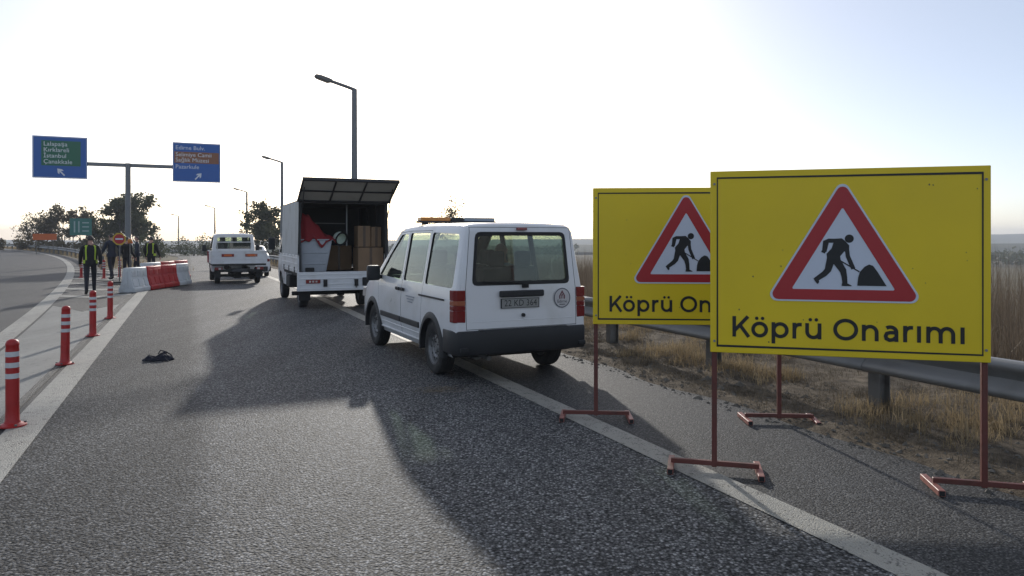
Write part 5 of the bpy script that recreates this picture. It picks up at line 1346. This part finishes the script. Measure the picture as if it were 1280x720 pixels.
# straw litter and stones lying on the verge
V, Fc = [], []
for _ in range(26000):
    s_ = random.uniform(-1, 18); t_ = random.uniform(4.95, 8.2)
    if noise.noise(Vector((s_ * .9, t_ * 1.1, 21))) < random.uniform(-.35, .25): continue; p = RD * s_ + RN * t_; z = ground_right(s_, t_) + .006
    a = random.uniform(0, 6.28); l = random.uniform(.02, .12); w = random.uniform(.0012, .004); c, d = math.cos(a), math.sin(a); i = len(V); ti = random.uniform(-.02, .03)
    V += [(p.x - c * l - d * w, p.y - d * l + c * w, z), (p.x - c * l + d * w, p.y - d * l - c * w, z), (p.x + c * l + d * w, p.y + d * l - c * w, z + .01 + ti), (p.x + c * l - d * w, p.y + d * l + c * w, z + .01 + ti)]
    Fc.append((i, i + 1, i + 2, i + 3))
for _ in range(160):                                   # a wisp of straw on the lane behind the van
    q = px(550 + random.gauss(0, 16), 488 + random.gauss(0, 2.5)); a = random.uniform(-.6, .6); l = random.uniform(.01, .06); c, d = math.cos(a), math.sin(a); i = len(V); w = .0016
    V += [(q.x - c * l - d * w, q.y - d * l + c * w, .006), (q.x - c * l + d * w, q.y - d * l - c * w, .006), (q.x + c * l + d * w, q.y + d * l - c * w, .012), (q.x + c * l - d * w, q.y + d * l + c * w, .012)]; Fc.append((i, i + 1, i + 2, i + 3))
me = bpy.data.meshes.new('straw_litter'); me.from_pydata(V, [], Fc); me.materials.append(M['straw']); tag(obj('straw_litter', me), 'loose straw and dead stalks scattered over the verge soil', 'straw', kind='stuff')
V, Fc = [], []
for _ in range(5000):
    near = random.random() < .75
    s_ = random.uniform(-2, 14) if near else random.uniform(0, 26); t_ = 4.72 + abs(random.gauss(0, .9)); 
    if t_ > 8: continue
    p = RD * s_ + RN * t_; z = max(ground_right(s_, t_), -.004); r = random.choice((.006, .009, .012, .02)) * random.uniform(.7, 1.6) * (1 if random.random() < .95 else 2.2); i = len(V)
    V += [(p.x + r * random.uniform(.6, 1.2), p.y, z), (p.x, p.y + r * random.uniform(.6, 1.2), z), (p.x - r * random.uniform(.6, 1.2), p.y, z), (p.x, p.y - r * random.uniform(.6, 1.2), z), (p.x + r * random.uniform(-.3, .3), p.y + r * random.uniform(-.3, .3), z + r * random.uniform(.4, .9)), (p.x, p.y, z - r * .4)]
    Fc += [(i, i + 1, i + 4), (i + 1, i + 2, i + 4), (i + 2, i + 3, i + 4), (i + 3, i, i + 4)]
me = bpy.data.meshes.new('verge_stones'); me.from_pydata(V, [], Fc); me.materials.append(mat('pale grit', (.16, .145, .12), .9, var=.4, scale=8)); tag(obj('verge_stones', me), 'small stones and grit scattered over the verge soil', 'stones', kind='stuff')

def make_tree(name, label, base, H, spread, m_leaf, n_leaf, leaf=.14, trunk=.16, group=None, bare=False, seed=0, low=.2, depth=4):
    rnd = random.Random(seed)
    root = thing(name, label, 'tree', base, 0, group)
    tr = MB(); tips = []
    def grow(p, d, L, r, lev):
        n = 4; path = [p]; rs = [r]
        for i in range(n):
            d = (d + Vector((rnd.gauss(0, .13), rnd.gauss(0, .13), rnd.gauss(.03, .08)))).normalized()
            p = p + d * (L / n); path.append(p); rs.append(r * (1 - .45 * (i + 1) / n))
            if lev < depth and i >= (1 if lev else 2) or (lev == 0 and p.z - 0 > H * low and lev < depth):
                for _ in range(rnd.choice((1, 1, 2)) if lev < 3 else 2):
                    a = rnd.uniform(0, 6.283); o = d.orthogonal().normalized(); o.rotate(Matrix.Rotation(a, 3, d))
                    nd = (d * rnd.uniform(.5, .9) + o * rnd.uniform(.5, 1.0) * (spread / H * 1.6) + Vector((0, 0, .18))).normalized()
                    grow(p, nd, L * rnd.uniform(.55, .75), rs[-1] * .62, lev + 1)
            if lev >= 2: tips.append((p.copy(), lev))
        tr.tube(path, rs, 6 if lev < 2 else 4, caps=False)
        tips.append((p.copy(), lev))
    grow(Vector((0, 0, -.3)), Vector((0, 0, 1)), H * .62, trunk, 0)
    zt = max(t[0].z for t in tips); k = H / zt
    tr.v = [(x * k * (1), y * k, z * k) for x, y, z in tr.v]
    tr.build('trunk', M['bark'], root, smooth=60, recalc=False)
    if n_leaf:
        V, Fc = [], []
        T = [t[0] * k for t in tips if t[1] >= 2]
        for _ in range(n_leaf):
            c = rnd.choice(T) + Vector((rnd.gauss(0, 1), rnd.gauss(0, 1), rnd.gauss(0, .8))) * (.19 * H / 8)
            a = Vector((rnd.gauss(0, 1), rnd.gauss(0, 1), rnd.gauss(0, 1))).normalized(); b = a.orthogonal().normalized(); b.rotate(Matrix.Rotation(rnd.uniform(0, 6.28), 3, a))
            s_ = leaf * rnd.uniform(.6, 1.4); i = len(V)
            V += [tuple(c - a * s_), tuple(c + b * s_ * .5), tuple(c + a * s_), tuple(c - b * s_ * .5)]; Fc.append((i, i + 1, i + 2, i + 3))
        me = bpy.data.meshes.new('crown'); me.from_pydata(V, [], Fc); me.materials.append(m_leaf); obj('crown', me, root)
    return root
GT = 'trees beyond the left road'
def tree_at(x, Z, ytop, label, **k):
    p = at(x, Z); s_, t_ = to_st(p); g_ = min(gz(s_, t_), 0) - .3
    H = CH + (HZ - ytop) / F * Z - g_; p.z = g_
    return make_tree('tree', label, p, H, **k)
tree_at(150, 92, 240, 'tallest dark leafy tree rising behind the gantry mast', spread=4.2, m_leaf=M['leaf'], n_leaf=5200, leaf=.2, seed=3, group=GT, trunk=.2, low=.15)
tree_at(181, 96, 262, 'dark leafy tree right of the gantry mast, behind the safety vest', spread=4.0, m_leaf=M['leaf'], n_leaf=4600, leaf=.2, seed=5, group=GT, low=.12)
tree_at(125, 94, 266, 'low dark tree between the teal sign and the gantry mast', spread=3.6, m_leaf=M['leaf'], n_leaf=3200, leaf=.19, seed=8, group=GT, low=.12)
tree_at(82, 96, 255, 'thin leafy tree standing left of the teal green sign', spread=3.6, m_leaf=M['leaf2'], n_leaf=2500, leaf=.17, seed=11, group=GT)
tree_at(104, 98, 257, 'thin brownish tree behind the teal green sign', spread=3.2, m_leaf=M['leaf2'], n_leaf=1900, leaf=.17, seed=14, group=GT)
tree_at(44, 98, 262, 'almost bare pale tree left of the orange board', spread=4.4, m_leaf=M['leaf2'], n_leaf=900, leaf=.14, seed=17, group=GT, trunk=.12, depth=5)
tree_at(60, 97, 268, 'half bare tree behind the orange board', spread=3.4, m_leaf=M['leaf2'], n_leaf=1500, leaf=.15, seed=19, group=GT, trunk=.12)
tree_at(338, 84, 253, 'lone dark leafy tree left of the tarpaulin truck', spread=3.6, m_leaf=M['leaf'], n_leaf=3800, leaf=.17, seed=23, low=.12)
tree_at(345, 88, 268, 'lower dark tree against the tarpaulin truck cab', spread=3.6, m_leaf=M['leaf'], n_leaf=3000, leaf=.18, seed=29, low=.1)
tree_at(535, 62, 239, 'bare thin tree showing above the van light bar', spread=2.2, m_leaf=M['leaf2'], n_leaf=1300, leaf=.10, seed=31, trunk=.2, depth=5)
# low scrub seen between the tree trunks and beside the far road
def bush_at(x, Z, h, w, label, m_='leaf', n_=1500, seed=0, dx=0):
    rnd = random.Random(seed); p = at(x, Z); s_, t_ = to_st(p); p.z = min(gz(s_, t_), terrain_z(s_, t_) + gz(s_, min(t_, 7)), 0)
    root = thing('bush', label, 'bush', p, 0, 'scrub beyond the roads'); V, Fc = [], []
    lob = [(rnd.uniform(-w, w), rnd.uniform(-w * .5, w * .5), rnd.uniform(.25, .75) * h, rnd.uniform(.3, .55) * h) for _ in range(9)]
    for _ in range(n_):
        a, b, c, r = rnd.choice(lob); v = Vector((rnd.gauss(0, 1), rnd.gauss(0, 1), rnd.gauss(0, 1))).normalized() * r * rnd.uniform(.5, 1.15)
        q = Vector((a, b, c)) + v
        if q.z < 0: q.z = abs(q.z)
        u = Vector((rnd.gauss(0, 1), rnd.gauss(0, 1), rnd.gauss(0, 1))).normalized(); w2 = u.orthogonal(); s2 = .13 * rnd.uniform(.6, 1.5); i = len(V)
        V += [tuple(q - u * s2), tuple(q + w2 * s2 * .5), tuple(q + u * s2), tuple(q - w2 * s2 * .5)]; Fc.append((i, i + 1, i + 2, i + 3))
    me = bpy.data.meshes.new('foliage'); me.from_pydata(V, [], Fc); me.materials.append(M[m_]); obj('foliage', me, root)
    st_m = MB()
    for _ in range(5): st_m.tube([(0, 0, -.1), (rnd.uniform(-.3, .3) * w, rnd.uniform(-.2, .2), h * .4), (rnd.uniform(-.8, .8) * w, rnd.uniform(-.3, .3) * w, h * .8)], [.04, .025, .01], 5)
    st_m.build('stems', M['bark'], root); return root
for i, (x, Z, h, w, m_, lab) in enumerate(((170, 88, 2.6, 3.0, 'leaf', 'dark bush at the foot of the tree behind the safety vest'), (130, 86, 2.4, 3.0, 'leaf2', 'brownish bush left of the gantry mast'), (90, 90, 1.8, 3.2, 'leaf2', 'low brown bush under the teal sign'), (25, 96, 1.5, 4.5, 'leaf2', 'low scrub behind the far rail, left of the bare tree'), (-30, 96, 1.8, 5, 'leaf2', 'low scrub behind the far rail at the end of the left road'), (242, 120, 3.2, 3.0, 'leaf', 'small dark bush beside the pickup mirror, beyond the far rail'), (215, 190, 3.2, 6.0, 'leaf', 'pale hazy bush near the most distant street lamp'), (352, 92, 2.5, 2.5, 'leaf', 'dark bush under the lone tree'))):
    bush_at(x, Z, h, w, lab, m_, 1500, 40 + i)
# distant belts of woodland on the plain (one mass of foliage)
V, Fc = [], []
for (x0, x1, y0, y1, h, n_) in ((60, 700, 240, 420, 7.0, 9000), (-420, 40, 380, 520, 7.0, 7000)):
    for _ in range(n_):
        X = random.uniform(x0, x1); u = (X - x0) / (x1 - x0); Y = y0 + (y1 - y0) * u * .4 + random.uniform(0, 60)
        hh = h * (.55 + .5 * noise.noise(Vector((X * .05, Y * .03, 3))))
        z = -8.2 + abs(random.uniform(0, hh)); r = random.uniform(.7, 1.6); i = len(V)
        u_ = Vector((random.gauss(0, 1), random.gauss(0, 1), random.gauss(0, 1))).normalized(); w2 = u_.orthogonal().normalized()
        q = Vector((X, Y, z)); V += [tuple(q - u_ * r), tuple(q + w2 * r * .7), tuple(q + u_ * r), tuple(q - w2 * r * .7)]; Fc.append((i, i + 1, i + 2, i + 3))
me = bpy.data.meshes.new('far_woodland'); me.from_pydata(V, [], Fc); me.materials.append(M['leaf']); tag(obj('far_woodland', me), 'hazy belts of woodland far out on the plain', 'woodland', kind='stuff')

# ================================================================== HAZE
hz = MB().box((0, 550, 5), (3700, 3300, 40)); h_o = hz.build('haze', bpy.data.materials.new('haze air')); hm = h_o.data.materials[0]; hm.use_nodes = True
hm.node_tree.nodes.clear(); vo_ = hm.node_tree.nodes.new('ShaderNodeVolumePrincipled'); ho = hm.node_tree.nodes.new('ShaderNodeOutputMaterial')
vo_.inputs['Color'].default_value = (.86, .92, 1, 1); vo_.inputs['Density'].default_value = .00055; vo_.inputs['Anisotropy'].default_value = .1
hm.node_tree.links.new(vo_.outputs[0], ho.inputs['Volume']); tag(h_o, 'thin pale haze in the air', 'haze', kind='stuff')
